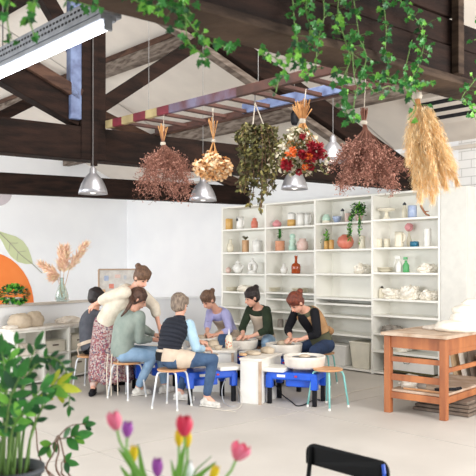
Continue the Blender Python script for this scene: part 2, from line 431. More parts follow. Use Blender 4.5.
rafter(80, 116, -6, 66, .16, .26, 'strut')
rafter(80, 96, 22, 60, .1, .12, 'brace', 'brown_timber', .02)
rafter(78, 55, 38, -14, .14, .14, 'strut')
# far truss
LA2 = V((-3.75, 11.36, 0)); LB2 = V((.10, 13.42, 0)); LD = (LB2-LA2).normalized(); LN = V((-LD.y, LD.x, 0))
def on_L(px, py, off=0):
    p = on_line(px, LA2+LN*off, LB2+LN*off); return V((p.x, p.y, EYE-(py-HZ)*p.y/F))
t2 = thing('roof_truss', LA2+LD*2+Z*2.7, 'farthest dark timber roof truss, beam running just above the white wall and shelf', 'roof truss', 'roof trusses')
b = MB(); b.beam(LA2-LD*1.4+Z*(2.77+.165)+LN*.1, LB2+LD*.3+Z*(2.77+.165)+LN*.1, .2, .33); sub(b, 'tie_beam', 'dark_timber', t2, bevel=.012)
b = MB(); b.beam(LB2+LD*.2+Z*3.02+LN*.1, LB2-LD*4.6+Z*4.9+LN*.1, .16, .2); sub(b, 'rafter', 'brown_timber', t2, bevel=.01)
rafter(-8, 121, 44, 95, .12, .16, 'strut', 'dark_timber', .1, t2, on_L)
# near truss: stacked planks over a heavy bottom timber
NA = V((1.32, 4.38, 0)); ND = V((.767, .642, 0)).normalized(); NN = V((-ND.y, ND.x, 0))
t3 = thing('roof_truss', NA+Z*2.77, 'nearest huge dark planked roof truss across the top with ivy hanging over it', 'roof truss', 'roof trusses')
def nb(s0, s1, z0, z1, w, y0, m, name, **k):
    mb = MB(); mb.beam(NA+ND*s0+NN*(y0+w/2)+Z*(z0+z1)/2, NA+ND*s1+NN*(y0+w/2)+Z*(z0+z1)/2, w, z1-z0); return sub(mb, name, m, t3, bevel=.008, **k)
mat('grey_timber', rgb(84,68,56), .8, c2=rgb(44,34,28), scale=3, stretch=(1,1,6), bump=.5, bscale=20)
nb(-3.4, 1.5, 2.75, 2.80, .27, -.01, 'grey_timber', 'bottom_plank', label='weathered grey underside plank')
nb(-3.4, 1.5, 2.80, 2.975, .22, .01, 'dark_timber', 'plank')
nb(-3.4, 1.5, 2.985, 3.145, .2, .025, 'dark_timber', 'plank')
nb(-3.4, .02, 3.155, 3.34, .2, .02, 'dark_timber', 'plank')
nb(-3.4, .02, 3.35, 3.6, .2, .03, 'dark_timber', 'plank')
b = MB(); b.beam(NA+Z*2.80-NN*.02, NA+Z*3.7-NN*.02, .06, .05, NN); sub(b, 'post', 'grey_timber', t3, bevel=.004, label='slim upright batten')
b = MB(); b.beam(NA+ND*.04+Z*2.80+NN*.0, NA+ND*.04+Z*3.7, .03, .02, NN); sub(b, 'post', 'dark_timber', t3)  # dark strip standing in for the shade line beside the slim batten
b = MB(); b.beam(NA-ND*1.75+NN*.15+Z*2.9, NA-ND*1.75+NN*.15+Z*4.9, .2, .2, NN); sub(b, 'king_post', 'dark_timber', t3, bevel=.01)

# purlins parallel to the shelf wall
for d, n, lab in ((1.57, .17, 'lower pale weathered purlin behind the ladder'), (3.35, .17, 'upper pale weathered purlin right of the king post')):
    a = CORN-TD*d+SD*.02; c = W0-TD*d+SD*9; z = roof_z(d)-.14-n/2
    mb = MB(); mb.beam(a+Z*z, c+Z*z, .14, n)
    mb.mi = 1; mb.beam(a+Z*(z+n/2+.04)-TD*.02, c+Z*(z+n/2+.04)-TD*.02, .12, .08)
    tag(mb.build('purlin', ['weathered_timber', 'brown_timber'], bevel=.008), lab, 'purlin', 'roof purlins')
a = CORN-TD*(RIDGE)+SD*.02; c = a+SD*13
mb = MB(); mb.beam(a+Z*5.2, c+Z*5.2, .16, .22); tag(mb.build('ridge_beam', 'dark_timber', bevel=.01), 'dark ridge beam at the very top of the roof', 'roof beam')

# ================================================================ hanging ladder
ZL = 3.09
r0 = PZ(107, 7.45, ZL); rr = PZ(392, 4.93, ZL); LDD = (rr-r0).normalized(); LW = TD*.62
ld = thing('hanging_ladder', (r0+rr)/2+LW/2, 'long wooden ladder laid flat under the roof with maroon and yellow painted stripes', 'ladder')
mb = MB(); L = (rr-r0).length
def seg(a, c, mi, w=.045, h=.08, o=V((0,0,0))):
    mb.mi = mi; mb.beam(r0+LDD*a+o, r0+LDD*c+o, w, h)
cuts = [0,.13,.29,.49,.69,.87,1.05]
for i in range(6): seg(cuts[i], cuts[i+1], (4,1)[0] if i == 0 else (1 if i % 2 else 2))
for i in range(7): seg(1.05+i*.13, 1.05+(i+1)*.13, 3)
seg(1.96, L, 0)
sub(mb, 'rail', ['ladder_brown','ladder_maroon','ladder_yellow','ladder_violet','ladder_yellow'], ld, bevel=.004, label='near rail with maroon, yellow and violet painted stripes')
mb = MB(); mb.beam(r0+LW, r0+LDD*L+LW, .04, .06); sub(mb, 'rail', 'ladder_brown', ld, bevel=.004)
mb = MB(); mb.beam(r0+LW*.96+LDD*1.4+Z*.03, r0+LDD*2.6+LW*.96+Z*.03, .05, .09); sub(mb, 'blue_board', 'blue_paint', ld, bevel=.004, label='faded blue board on the far rail')
for i in range(11):
    p = r0+LDD*(.22+i*.305); mb = MB(); mb.beam(p, p+LW, .05, .03); sub(mb, 'rung', 'ladder_brown', ld, bevel=.003)
for s_ in (1.1, L-.9):
    pass
# chains that carry the ladder from the roof
for k, (s_, w_) in enumerate(((.72, 0), (2.2, 0))):
    p = r0+LDD*s_+LW*w_; top = roof_z(wall_d(p)); mb = MB(); mb.tube([p+Z*.04, V((p.x, p.y, top))], .003, 5); sub(mb, 'hanging_wire', 'wire', ld)

# ================================================================ pendant lamps
def put_pendant(px, pyb, Y, width, label, topz, cap=None, flute=0):
    p = P(px, pyb, Y); k = width*Y/F/.31
    t = thing('pendant_lamp', p, label, 'lamp', 'brushed metal pendant lamps')
    pr = [(.0,.30),(.016,.30),(.02,.285),(.034,.275),(.037,.225),(.058,.205),(.092,.165),(.122,.11),(.146,.045),(.155,.0),(.151,.0),(.141,.045),(.117,.108),(.087,.16),(.05,.2),(.0,.21)]
    mb = MB(); mb.lathe([(r*k, z*k) for r, z in pr], p, n=32, flute=flute, nf=16); sub(mb, 'shade', 'aluminium', t, smooth=True)
    mb = MB(); mb.ball(p+Z*.05*k, .05*k, n=14); mb.cone(p+Z*.09*k, p+Z*.19*k, .025*k, .03*k); sub(mb, 'bulb', 'lamp_inner', t, smooth=True)
    mb = MB(); mb.tube([p+Z*.29*k, V((p.x, p.y, topz))], .003, 5); sub(mb, 'cord', 'wire', t)
    if cap:
        c = P(px, cap, Y); mb = MB(); mb.lathe([(.0,-.07),(.03,-.07),(.045,-.03),(.045,.06),(.02,.1),(0,.1)], c, n=14); sub(mb, 'cord_holder', 'black_plastic', t, smooth=True)
    return t
def rz_at(px, Y): 
    p = P(px, 0, Y); return roof_z(wall_d(p))
put_pendant(93, 194, 7.0, 29, 'bell shaped metal pendant lamp hanging left of the king post', rz_at(93, 7.0))
put_pendant(203, 201, 7.7, 27, 'metal pendant lamp under the peach coloured dried bunch', rz_at(203, 7.7), flute=.02)
put_pendant(294.5, 189.5, 8.3, 27, 'metal pendant lamp partly hidden below the red and ivory bunch', rz_at(294.5, 8.3), cap=119)
put_pendant(333, 162, 6.9, 28, 'metal pendant lamp between the red bunch and the large rust bunch', rz_at(333, 6.9))

# ================================================================ tube light
a = P(106, 27, 4.05); c = V((a.x, a.y, a.z))-SD*1.9
tl = thing('tube_light', (a+c)/2, 'long lit fluorescent tube lamp in perforated metal tray at upper left', 'lamp')
up = Z
mb = MB(); mb.cone(c, a, .021, .021, 14); sub(mb, 'tube', 'tube_light', tl, smooth=True)
mb = MB(); side = TD
mb.beam(c+Z*.045-SD*.0, a+Z*.045+SD*.03, .10, .03); mb.beam(c+Z*.03, c+Z*.03+SD*.03, .05, .08); mb.beam(a+Z*.02+SD*.012, a+Z*.02+SD*.03, .05, .09)
sub(mb, 'housing', 'galvanised', tl, bevel=.004)
mb = MB(); o = Z*.075+TD*.03
for k, (w_, h_) in enumerate(((.0, .0),)):
    mb.beam(c+o+Z*.0, a+o+SD*.0, .14, .012)
    mb.beam(c+o+Z*.045-TD*.07, a+o+Z*.045-TD*.07, .008, .10)
    mb.beam(c+o+Z*.045+TD*.07, a+o+Z*.045+TD*.07, .008, .10)
sub(mb, 'cable_tray', 'galvanised', tl, bevel=.002)
mb = MB(); n = 44
for i in range(n):
    for r_ in (0, 1):
        q = c+(a-c)*((i+.5*r_+.3)/n)+o+Z*(.03+r_*.035)-TD*.0755; mb.box(q, (.022, .003, .013), SD)
tag(sub(mb, 'slots', 'black_plastic', tl), None, None, kind='stuff')
for k in (.25, .95):
    q = c+(a-c)*k+o; mb = MB(); mb.tube([q+Z*.05, V((q.x, q.y, roof_z(wall_d(q))))], .005, 5); sub(mb, 'hanging_wire', 'wire', tl)

# ================================================================ air vent in the ceiling
p = P(462, 101, 9.25); d = wall_d(p); p = W0-TD*d+SD*((p-W0).dot(SD)); p.z = roof_z(d)-.05
nrm = V((TD.x*PITCH, TD.y*PITCH, 1)).normalized(); sl = (TD-nrm*TD.dot(nrm)).normalized()
av = thing('air_vent', p, 'white ceiling air vent with dark slots at upper right behind the ivy', 'vent')
mb = MB(); mb.box(p, (1.3, .62, .1), SD, sl, nrm); sub(mb, 'casing', 'ceiling_white', av, bevel=.01)
for i in range(3):
    mb = MB(); mb.box(p-nrm*.052+sl*(-.2+i*.17), (1.15, .07, .02), SD, sl, nrm); sub(mb, 'slot', 'black_plastic', av)

# ================================================================ shelving along the back wall
def shf(px, v=0):       # point of the shelving plan seen in column px, v metres behind its front
    a = S0+TD*v; return on_line(px, a, a+SD*3)
BAY = 1.146; HT = 2.67; DEP = .42
sh = thing('shelving_unit', S0+SD*BAY*2+TD*DEP/2, 'tall white open shelving unit full of pottery along the back wall', 'shelf')
def shbox(u0, u1, v0, v1, z0, z1, mb):
    c = S0+SD*(u0+u1)/2+TD*(v0+v1)/2+Z*(z0+z1)/2
    mb.box(c, (abs(u1-u0), abs(v1-v0), abs(z1-z0)), SD, TD, Z); return mb
for i in range(5): sub(shbox(i*BAY-.018, i*BAY+.018, 0, DEP, 0, HT, MB()), 'upright', 'shelf_white', sh, bevel=.002)
for i in range(4): sub(shbox(i*BAY+.018, (i+1)*BAY-.018, DEP-.012, DEP, 0, HT, MB()), 'back_panel', 'shelf_white', sh)
LV = {0: [2.285,1.865,1.478,1.15,.87,.58,.30], 1: [2.285,1.875,1.487,1.17,1.06,.85,.56,.30], 2: [2.305,1.885,1.50,1.12,1.03,.84,.56], 3: [2.315,1.896,1.527,1.137,.898,.623,.363]}
for i in range(4):
    for z in LV[i]+[.05]: sub(shbox(i*BAY+.018, (i+1)*BAY-.018, .004, DEP-.012, z-.03, z, MB()), 'shelf_board', 'shelf_white', sh, bevel=.002)
sub(shbox(-.018, 4*BAY+.018, 0, DEP, HT, HT+.03, MB()), 'top_board', 'shelf_white', sh, bevel=.002)
# tall cupboard at its right end
cp = thing('tall_cupboard', S0+SD*(BAY*4+.22), 'plain white tall cupboard closing the right end of the shelving', 'cupboard')
u0 = BAY*4+.022; u1 = u0+.40
sub(shbox(u0, u1, .02, DEP, 0, HT+.03, MB()), 'body', 'door_white', cp, bevel=.003)
sub(shbox(u0+.004, u1-.004, 0, .018, .06, HT+.025, MB()), 'door', 'door_white', cp, bevel=.003)

# ---- pottery
def pot(name, px, bay, lev, w, h, prof, m, label, cat, v=.14, parts=(), group='pottery on the white shelves', sx=1, sy=1, n=24, flute=0, nf=8):
    z = LV[bay][lev]+.001; q = shf(px, v); Y = q.y; s = Y/F; r = w*s/2; H = h*s
    t = thing(name, V((q.x, q.y, z)), label, cat, group)
    mb = MB(); c = V((q.x, q.y, z)); mb.lathe([(a*r, b_*H) for a, b_ in prof], c, n=n, sx=sx, sy=sy, flute=flute, nf=nf); sub(mb, 'body', m, t, smooth=True)
    return t, c, r, H
CYL = [(.9,0),(1,.04),(1,.97),(.93,1),(.86,.97),(.86,.1),(0,.08)]
BOWL = [(.45,0),(.5,.05),(.85,.45),(1,.95),(.95,1),(.88,.9),(.6,.3),(0,.15)]
JAR = [(.7,0),(.95,.12),(1,.4),(.95,.7),(.62,.84),(.62,.98),(.55,1),(.5,.85),(0,.8)]
VASE = [(.55,0),(.95,.2),(1,.42),(.7,.62),(.38,.76),(.42,.96),(.36,1),(.3,.8),(0,.7)]
ROUND = [(.4,0),(.85,.2),(1,.5),(.85,.78),(.5,.92),(.42,1),(.36,.93),(0,.8)]
def handle(t, c, r, H, side, m, z0=.25, z1=.8, out=.5, th=.012):
    mb = MB(); d = SD*side
    mb.tube([c+d*r*.9+Z*H*z1, c+d*r*(1+out*.8)+Z*H*(z1-.02), c+d*r*(1+out)+Z*H*(z0+z1)/2, c+d*r*(1+out*.7)+Z*H*(z0+.05), c+d*r*.9+Z*H*z0], th, 6); sub(mb, 'handle', m, t, smooth=True)
def lid(t, c, r, H, m, k=1.0, hh=.1, knob=True):
    mb = MB(); mb.lathe([(r*k,H),(r*k,H+H*hh*.5),(r*.3,H+H*hh),(0,H+H*hh)], c, n=20)
    if knob: mb.ball(c+Z*(H*(1+hh)+r*.12), r*.18, n=8, k=6)
    sub(mb, 'lid', m, t, smooth=True)
def leaves_on(t, c, name, n, rad, h, L, m, droop=0):
    mb = MB()
    for i in range(n):
        a = R.uniform(0, 6.28); q = c+V((math.cos(a)*rad*R.random(), math.sin(a)*rad*R.random(), h*R.random()))
        mb.mi = R.randrange(2); mb.blade(q, rnd_dir()+Z*(.3-droop), Z, L*R.uniform(.7,1.2), L*.6)
    return sub(mb, name, m, t)
# top row
t,c,r,H = pot('canister', 229, 0, 0, 7.5, 11, CYL, 'glaze_mustard', 'mustard yellow canister, leftmost on the top shelf', 'canister')
t,c,r,H = pot('milk_jug', 240, 0, 0, 7.5, 12.5, [(.9,0),(1,.3),(.9,.7),(1,1),(.9,.96),(.8,.7),(0,.6)], 'glaze_white', 'white jug with dark mark next to the mustard canister', 'jug'); handle(t,c,r,H,1,'glaze_white')
mb = MB(); mb.box(c-TD*r*.9+Z*H*.75-SD*r*.1, (.04,.02,.05), SD, TD); sub(mb, 'dark_mark', 'black_plastic', t, bevel=.005)
t,c,r,H = pot('jar', 254.5, 0, 0, 7, 9.5, JAR, 'glaze_coral', 'coral red lidded jar on the top shelf', 'jar'); lid(t,c,r*.62,H,'glaze_coral')
t,c,r,H = pot('round_pot', 277, 1, 0, 9.5, 6.5, ROUND, 'glaze_pink', 'small round pink pot on the top shelf', 'pot'); lid(t,c,r*.45,H,'glaze_pink')
t,c,r,H = pot('canister', 291.5, 1, 0, 8.5, 13, CYL, 'glaze_white', 'white and mustard two tone canister with dark lid', 'canister')
mb = MB(); mb.lathe([(r*1.01,0),(r*1.012,H*.52),(r*1.0,H*.52)], c+Z*.002, n=24); sub(mb, 'mustard_band', 'glaze_mustard', t, smooth=True); lid(t,c,r,H,'pot_grey',.8,.06,False)
t,c,r,H = pot('pitcher', 300.5, 1, 0, 7.5, 13, [(.9,0),(1,.3),(.92,.75),(1,1),(.9,.96),(.8,.7),(0,.6)], 'glaze_white', 'white pitcher right of the two tone canister, left of its twin', 'pitcher'); handle(t,c,r,H,-1,'glaze_white')
t,c,r,H = pot('pitcher', 307.5, 1, 0, 6.5, 13, [(.9,0),(1,.3),(.92,.75),(1,1),(.9,.96),(.8,.7),(0,.6)], 'glaze_white', 'white pitcher at the right end of its top shelf bay', 'pitcher', v=.2); handle(t,c,r,H,1,'glaze_white')
t,c,r,H = pot('jar', 326.5, 2, 0, 8.5, 9, JAR, 'glaze_mint', 'mint and cream jar, leftmost in its top shelf bay', 'jar')
mb = MB(); mb.lathe([(r*.96,0),(r*1.02,H*.3),(r,H*.3)], c+Z*.002, n=24); sub(mb, 'cream_band', 'glaze_cream', t, smooth=True)
t,c,r,H = pot('bowl', 337, 2, 0, 9, 6.5, BOWL, 'glaze_blue', 'small pale blue patterned bowl on the top shelf', 'bowl')
t,c,r,H = pot('jar', 342.5, 2, 0, 5.5, 12, JAR, 'glaze_white', 'white jar with dark round lid behind the blue bowl', 'jar', v=.3); lid(t,c,r*.7,H,'pot_grey',1,.2)
t,c,r,H = pot('jar', 348, 2, 0, 6.5, 9, CYL, 'glaze_rose', 'pale blush jar left of the trailing plant', 'jar'); lid(t,c,r,H,'glaze_white',.9,.12)
t,c,r,H = pot('trailing_plant', 359, 2, 0, 9, 8, BOWL, 'glaze_rose', 'trailing green plant in a pot hanging over the top shelf', 'plant', v=.1, group=None)
mb = MB()
for i in range(330):
    a = R.uniform(0,6.28); q = c+Z*H*.9+V((math.cos(a), math.sin(a), 0))*R.uniform(0,.12)+Z*R.uniform(-.02,.16); mb.mi = R.randrange(3); mb.blade(q, rnd_dir()+Z*.3, Z, .045, .03)
for k in range(9):
    a = R.uniform(-1.3,1.3); d = (-TD*math.cos(a)+SD*math.sin(a)); L = R.uniform(.22,.52)
    for i in range(34):
        tt = i/34; q = c+Z*H*.9+d*(.1+.06*tt**.3)+d*R.uniform(-.02,.02)-Z*L*tt+SD*R.uniform(-.02,.02); mb.mi = R.randrange(3); mb.blade(q, rnd_dir()-Z*.4, Z, .035, .024)
sub(mb, 'foliage', ['leaf_green','leaf_dark','leaf_light'], t)
t,c,r,H = pot('cake_stand', 386.5, 3, 0, 11, 11, [(.75,0),(.8,.06),(.35,.3),(.3,.7),(1.5,.82),(1.55,.95),(1.5,1),(0,.93)], 'glaze_cream', 'cream pedestal cake stand on the top shelf', 'cake stand')
t,c,r,H = pot('canister', 412.5, 3, 0, 9, 12.5, CYL, 'glaze_blue', 'faceted grey blue canister on the top shelf at right', 'canister', n=8)
t,c,r,H = pot('jar', 404.5, 3, 0, 5, 14, JAR, 'glaze_cream', 'cream jar with dark stopper behind the cake stand', 'jar', v=.3); lid(t,c,r*.7,H,'pot_grey',1,.2)
q = shf(425, .1)+Z*(LV[3][0]+.03); mb = MB(); mb.tube([q-SD*.07+Z*.14, q-SD*.03+Z*.07, q+SD*.02+Z*.01, q+SD*.07-Z*.01], .018, 7, .012); mb.tube([q-SD*.02+Z*.05, q+SD*.06+Z*.05], .01, 6, .006)
tag(mb.build('driftwood', 'driftwood', smooth=True), 'small piece of brown driftwood at the right end of the top shelf', 'driftwood')
# second row
t,c,r,H = pot('vase', 230.5, 0, 1, 7, 13, VASE, 'glaze_cream', 'cream bottle neck vase, leftmost on the second shelf', 'vase')
t,c,r,H = pot('box_vase', 245.5, 0, 1, 7, 12, CYL, 'glaze_tan', 'tan square vase with a dark dried sprig', 'vase', n=4)
mb = MB()
for i in range(12): mb.blade(c+Z*H, rnd_dir()*.7+Z, Z, .1, .04)
sub(mb, 'dried_sprig', 'dry_olive', t)
t,c,r,H = pot('jar', 257.5, 0, 1, 10.5, 10.5, CYL, 'glaze_white', 'wide white lidded jar on the second shelf by the upright', 'jar'); lid(t,c,r,H,'glaze_white',.98,.14)
t,c,r,H = pot('potted_plant', 280, 1, 1, 10, 10, [(.85,0),(1,.05),(.9,.2),(1,.35),(.9,.5),(1,.65),(.92,.8),(1,.98),(.9,1),(.85,.9),(0,.85)], 'terracotta', 'ribbed terracotta pot with a small upright green plant', 'plant', group=None)
mb = MB(); mb.tube([c+Z*H*.8, c+Z*H*2.1], .006, 5); sub(mb, 'stem', 'stem_green', t)
mb = MB()
for i in range(26): mb.blade(c+Z*H*R.uniform(1.1,2.1), rnd_dir()+Z*.2, Z, .07, .045)
sub(mb, 'foliage', 'leaf_green', t)
t,c,r,H = pot('stacked_vase', 292.5, 1, 1, 8.5, 17, [(.8,0),(1,.12),(.9,.3),(.6,.38),(.85,.5),(.75,.64),(.4,.7),(.7,.8),(.65,.93),(.3,1),(0,1)], 'glaze_mint', 'tall pale mint vase of stacked rounds on the second shelf', 'vase')
t,c,r,H = pot('jar', 302.5, 1, 1, 11.5, 12, JAR, 'glaze_rose', 'blush and white speckled wide jar on the second shelf', 'jar')
t,c,r,H = pot('planter', 326.5, 2, 1, 5, 8.5, CYL, 'glaze_mustard', 'left yellow planter with green leaves on the second shelf', 'plant')
leaves_on(t, c+Z*H, 'foliage', 26, .05, .17, .07, ['leaf_light','leaf_green'])
t,c,r,H = pot('planter', 331.5, 2, 1, 5, 9.5, CYL, 'glaze_mustard', 'right mustard planter touching the leafy one', 'planter', v=.12)
t,c,r,H = pot('hanging_fern', 319.5, 2, 1, 5, 5, CYL, 'glaze_cream', 'small pot with light green leaves beside the yellow planters', 'plant')
leaves_on(t, c+Z*H*.5, 'foliage', 24, .04, .18, .06, ['leaf_light','leaf_green'])
t,c,r,H = pot('round_vase', 345.5, 2, 1, 17, 14.5, ROUND, 'glaze_coral', 'big round coral woven vase on the second shelf', 'vase')
t,c,r,H = pot('cylinder_vase', 362, 2, 1, 6.5, 13, CYL, 'glaze_cream', 'slim cream cylinder vase under the trailing plant', 'vase')
t,c,r,H = pot('cylinder_vase', 379, 3, 1, 6, 9, CYL, 'glaze_cream', 'small cream tumbler, left in the bay with the pitcher', 'tumbler')
t,c,r,H = pot('cylinder_vase', 387, 3, 1, 6, 9, CYL, 'glaze_cream', 'small cream tumbler just left of the pitcher', 'tumbler', v=.2)
t,c,r,H = pot('pitcher', 399, 3, 1, 9, 15.5, [(.95,0),(1,.1),(.92,.7),(1,1),(.92,.96),(.8,.7),(0,.6)], 'glaze_cream', 'large cream pitcher with handle on the second shelf', 'pitcher'); handle(t,c,r,H,1,'glaze_cream',.35,.85,.5,.016)
t,c,r,H = pot('butter_dish', 414.5, 3, 1, 9, 5.5, CYL, 'glaze_teal', 'small square teal dish right of the cream pitcher', 'dish', n=4)
t,c,r,H = pot('tumbler', 427.5, 3, 1, 7.5, 18, CYL, 'glaze_white', 'tall white tumbler at the right end of the second shelf', 'tumbler')
t,c,r,H = pot('bud_vase', 409, 3, 1, 5, 16, VASE, 'glaze_cream', 'small vase with faint pink flower behind the pitcher', 'vase', v=.32)
mb = MB(); mb.ball(c+Z*(H+.06), .06, noise=.15); sub(mb, 'flower', 'glaze_pink', t)
# third row
t,c,r,H = pot('round_pot', 228, 0, 2, 7, 6, ROUND, 'glaze_rose', 'small blush round pot, leftmost on the third shelf', 'pot')
t,c,r,H = pot('teapot', 238, 0, 2, 10, 10, ROUND, 'glaze_white', 'white teapot with tall lid on the third shelf', 'teapot'); lid(t,c,r*.5,H,'glaze_white',1,.25); handle(t,c,r,H,-1,'glaze_white',.3,.75,.5)
mb = MB(); mb.tube([c+SD*r*.8+Z*H*.35, c+SD*r*1.3+Z*H*.55, c+SD*r*1.5+Z*H*.9], .022, 7, .012); sub(mb, 'spout', 'glaze_white', t, smooth=True)
t = thing('ring_vase', shf(252.5, .14)+Z*LV[0][2], 'white arched ring shaped vase on the third shelf', 'vase', 'pottery on the white shelves')
c = shf(252.5, .14)+Z*(LV[0][2]+.12); mb = MB(); mb.tube([c+SD*.08*math.cos(a)+Z*.08*math.sin(a) for a in [math.radians(x) for x in range(-50, 231, 20)]], .038, 10); mb.cone(c-Z*.12, c-Z*.06, .09, .07, 16); mb.cone(c+Z*.08, c+Z*.15, .03, .022, 12); sub(mb, 'body', 'glaze_white', t, smooth=True)
t,c,r,H = pot('bud_vase', 284, 1, 2, 7.5, 10, VASE, 'glaze_white', 'small white vase left of the amber bottle', 'vase')
t,c,r,H = pot('glass_bottle', 296, 1, 2, 9.5, 18, [(.8,0),(.95,.03),(1,.4),(.85,.52),(.3,.6),(.28,.9),(.36,.92),(.36,1),(.25,1),(0,.95)], 'amber_glass', 'red amber glass bottle on the third shelf', 'bottle', group=None)
t,c,r,H = pot('spray_bottle', 399, 3, 2, 6.5, 12, [(.9,0),(1,.05),(1,.6),(.4,.85),(.4,1),(0,1)], 'white_plastic', 'white trigger spray bottle on the third shelf', 'spray bottle', group='spray bottles')
mb = MB(); mb.box(c+Z*(H+.04)-SD*.02, (.09,.03,.05), SD, TD); mb.beam(c+Z*(H+.03)-SD*.06, c+Z*(H-.06)-SD*.08, .015, .015); sub(mb, 'trigger', 'white_plastic', t, bevel=.004)
t,c,r,H = pot('spray_bottle', 406, 3, 2, 6.5, 12, [(.9,0),(1,.05),(1,.6),(.4,.85),(.4,1),(0,1)], 'green_plastic', 'green trigger spray bottle beside the white one', 'spray bottle', group='spray bottles')
mb = MB(); mb.box(c+Z*(H+.03)-SD*.01, (.06,.03,.04), SD, TD); sub(mb, 'trigger', 'green_plastic', t, bevel=.004)
def stack(px, bay, lev, w, n, label, m='glaze_cream', name='plate_stack', v=.2):
    """each plate is a thing of its own"""
    for i in range(n):
        q = shf(px+R.uniform(-.5,.5), v)+Z*(LV[bay][lev]+i*.022); r = w*q.y/F/2; mb = MB()
        mb.lathe([(r*.5,0),(r*.55,.006),(r*.9,.018),(r,.026),(r*.97,.03),(r*.85,.02),(0,.008)], q, n=20)
        tag(mb.build('plate', m, smooth=True), label[0]+', '+('bottom','second','third','top')[i if i < n-1 else 3]+' plate of the stack', 'plate', 'plates stacked on the shelves')
stack(385, 3, 2, 16, 3, ['cream plates left of the spray bottles'])
stack(232, 0, 3, 14, 3, ['white plates on the leftmost fourth shelf'])
stack(273, 1, 3, 16, 3, ['white plates at left on the shelf under the amber bottle'])
stack(300, 1, 3, 18, 3, ['white plates at right on the shelf under the amber bottle'])
from mathutils import noise as NZ
def blob(name, c, size, m, label, cat, group=None, n=1, noise=.16, ax=SD, sub_=2):
    """crumpled, flat-bottomed lump"""
    mb = MB(); c = V(c); ay = Z.cross(ax); n1, k1 = 30, 16; sd = V((R.uniform(0,50), R.uniform(0,50), 0)); amp = noise*1.6
    vs = []; fs = []
    for i in range(k1+1):
        p_ = math.pi*i/k1
        for j in range(n1):
            t = 2*math.pi*j/n1; d = V((math.sin(p_)*math.cos(t), math.sin(p_)*math.sin(t), -math.cos(p_)))
            q = 1+amp*NZ.noise(d*1.7+sd)+amp*.9*abs(NZ.noise(d*4+sd))+amp*.4*NZ.noise(d*9+sd)
            x, y, z = (abs(d.x)**.8*(1 if d.x > 0 else -1))*q, (abs(d.y)**.8*(1 if d.y > 0 else -1))*q, max(-.5, d.z*.8)*(q if d.z > 0 else 1)
            vs.append(c+ax*x*size[0]/2+ay*y*size[1]/2+Z*(z+.5)/1.3*size[2])
    for i in range(k1):
        for j in range(n1): fs.append((i*n1+j, i*n1+(j+1)%n1, (i+1)*n1+(j+1)%n1, (i+1)*n1+j))
    mb.add(vs, fs); o = mb.build(name, m, smooth=noise < .1); return tag(o, label, cat, group)
def bag(px, bay, lev, w, h, label, v=.2, m='plastic_bag'):
    q = shf(px, v)+Z*(LV[bay][lev]-.004); s = q.y/F; return blob('plastic_bag', q, (w*s*1.0, .26, h*s*.8), m, label, 'bag', 'clay bags on the shelves', noise=.26)
bag(246, 0, 3, 14, 8, 'crumpled white bag right of plates on the leftmost fourth shelf')
bag(428, 3, 2, 17, 10, 'folded white cloth bag at the right end above the sacks')
bag(362, 2, 2, 12, 12, 'pale soft bag by the upright on the third shelf')
bag(394, 3, 3, 20, 12, 'crumpled white bag beside the little dark capped bottle')
bag(411, 3, 3, 18, 16, 'tallest crumpled cream bag, middle of the three on the fourth shelf')
bag(430, 3, 3, 17, 11, 'crumpled white bag at the right end of the fourth shelf')
bag(392, 3, 5, 18, 9, 'small grey green bag on the shelf behind the workbench', m='clay_grey')
bag(398, 3, 6, 24, 9, 'flat white bag on the drawer box behind the workbench')
t,c,r,H = pot('lotion_bottle', 382, 3, 3, 6.5, 10, [(.9,0),(1,.05),(1,.8),(.4,.95),(.35,1),(0,1)], 'glaze_cream', 'small cream bottle with black cap on the fourth shelf', 'bottle', group=None); lid(t,c,r*.45,H,'black_plastic',1,.2,False)
t,c,r,H = pot('cup', 280.5, 1, 6, 6, 8, CYL, 'clay_grey', 'left grey unglazed cup low on the shelf between the two women', 'cup', group='grey cups')
t,c,r,H = pot('cup', 287.5, 1, 6, 6, 8, CYL, 'clay_grey', 'right grey unglazed cup low on the shelf between the two women', 'cup', group='grey cups')
# storage tubs on the floor board
def tub(px, w, label, m, v=-.05, h=.36, z=.052):
    q = shf(px, v); W = w*q.y/F
    t = thing('storage_tub', q+Z*z, label, 'tub', 'plastic tubs under the shelves')
    c = q+TD*.2+Z*z; mb = MB()
    vs = []; 
    for zz, k in ((0, .82), (h, 1.0), (h, .95), (.02, .78)):
        for i, j in ((-1,-1),(1,-1),(1,1),(-1,1)): vs.append(c+SD*i*W/2*k+TD*j*.165*k+Z*zz)
    fs = [(3,2,1,0)]+[(k*4+i, k*4+(i+1)%4, (k+1)*4+(i+1)%4, (k+1)*4+i) for k in range(3) for i in range(4)]+[(12,13,14,15)]
    mb.add(vs, fs); sub(mb, 'body', m, t, bevel=.012)
    mb = MB(); mb.box(c+Z*(h+.012), (W*1.05, .36, .03), SD, TD); sub(mb, 'lid', m, t, bevel=.01)
tub(332, 31, 'wide translucent white tub at the shelf foot near the woman in tan vest', 'white_plastic', .0, .30)
tub(358, 25, 'cream plastic tub with lid at the shelf foot left of the workbench', 'cream_plastic', .0, .38)
# drawer box behind the workbench
q = shf(407, .0)+Z*.052; c = q+TD*.2
t = thing('drawer_box', q, 'white drawer box with dark green edges behind the workbench legs', 'drawer box')
mb = MB(); mb.box(c+Z*.155, (.84,.34,.24), SD, TD); sub(mb, 'body', 'white_plastic', t, bevel=.01)
for z in (.04, .27): mb = MB(); mb.box(c+Z*z, (.86,.355,.025), SD, TD); sub(mb, 'edge_strip', 'dry_olive', t, label='dark green edge')
mb = MB(); mb.tube([c-TD*.20+Z*.2-SD*.06, c-TD*.22+Z*.17-SD*.04, c-TD*.22+Z*.17+SD*.04, c-TD*.20+Z*.2+SD*.06], .006, 6); sub(mb, 'handle', 'wire', t)

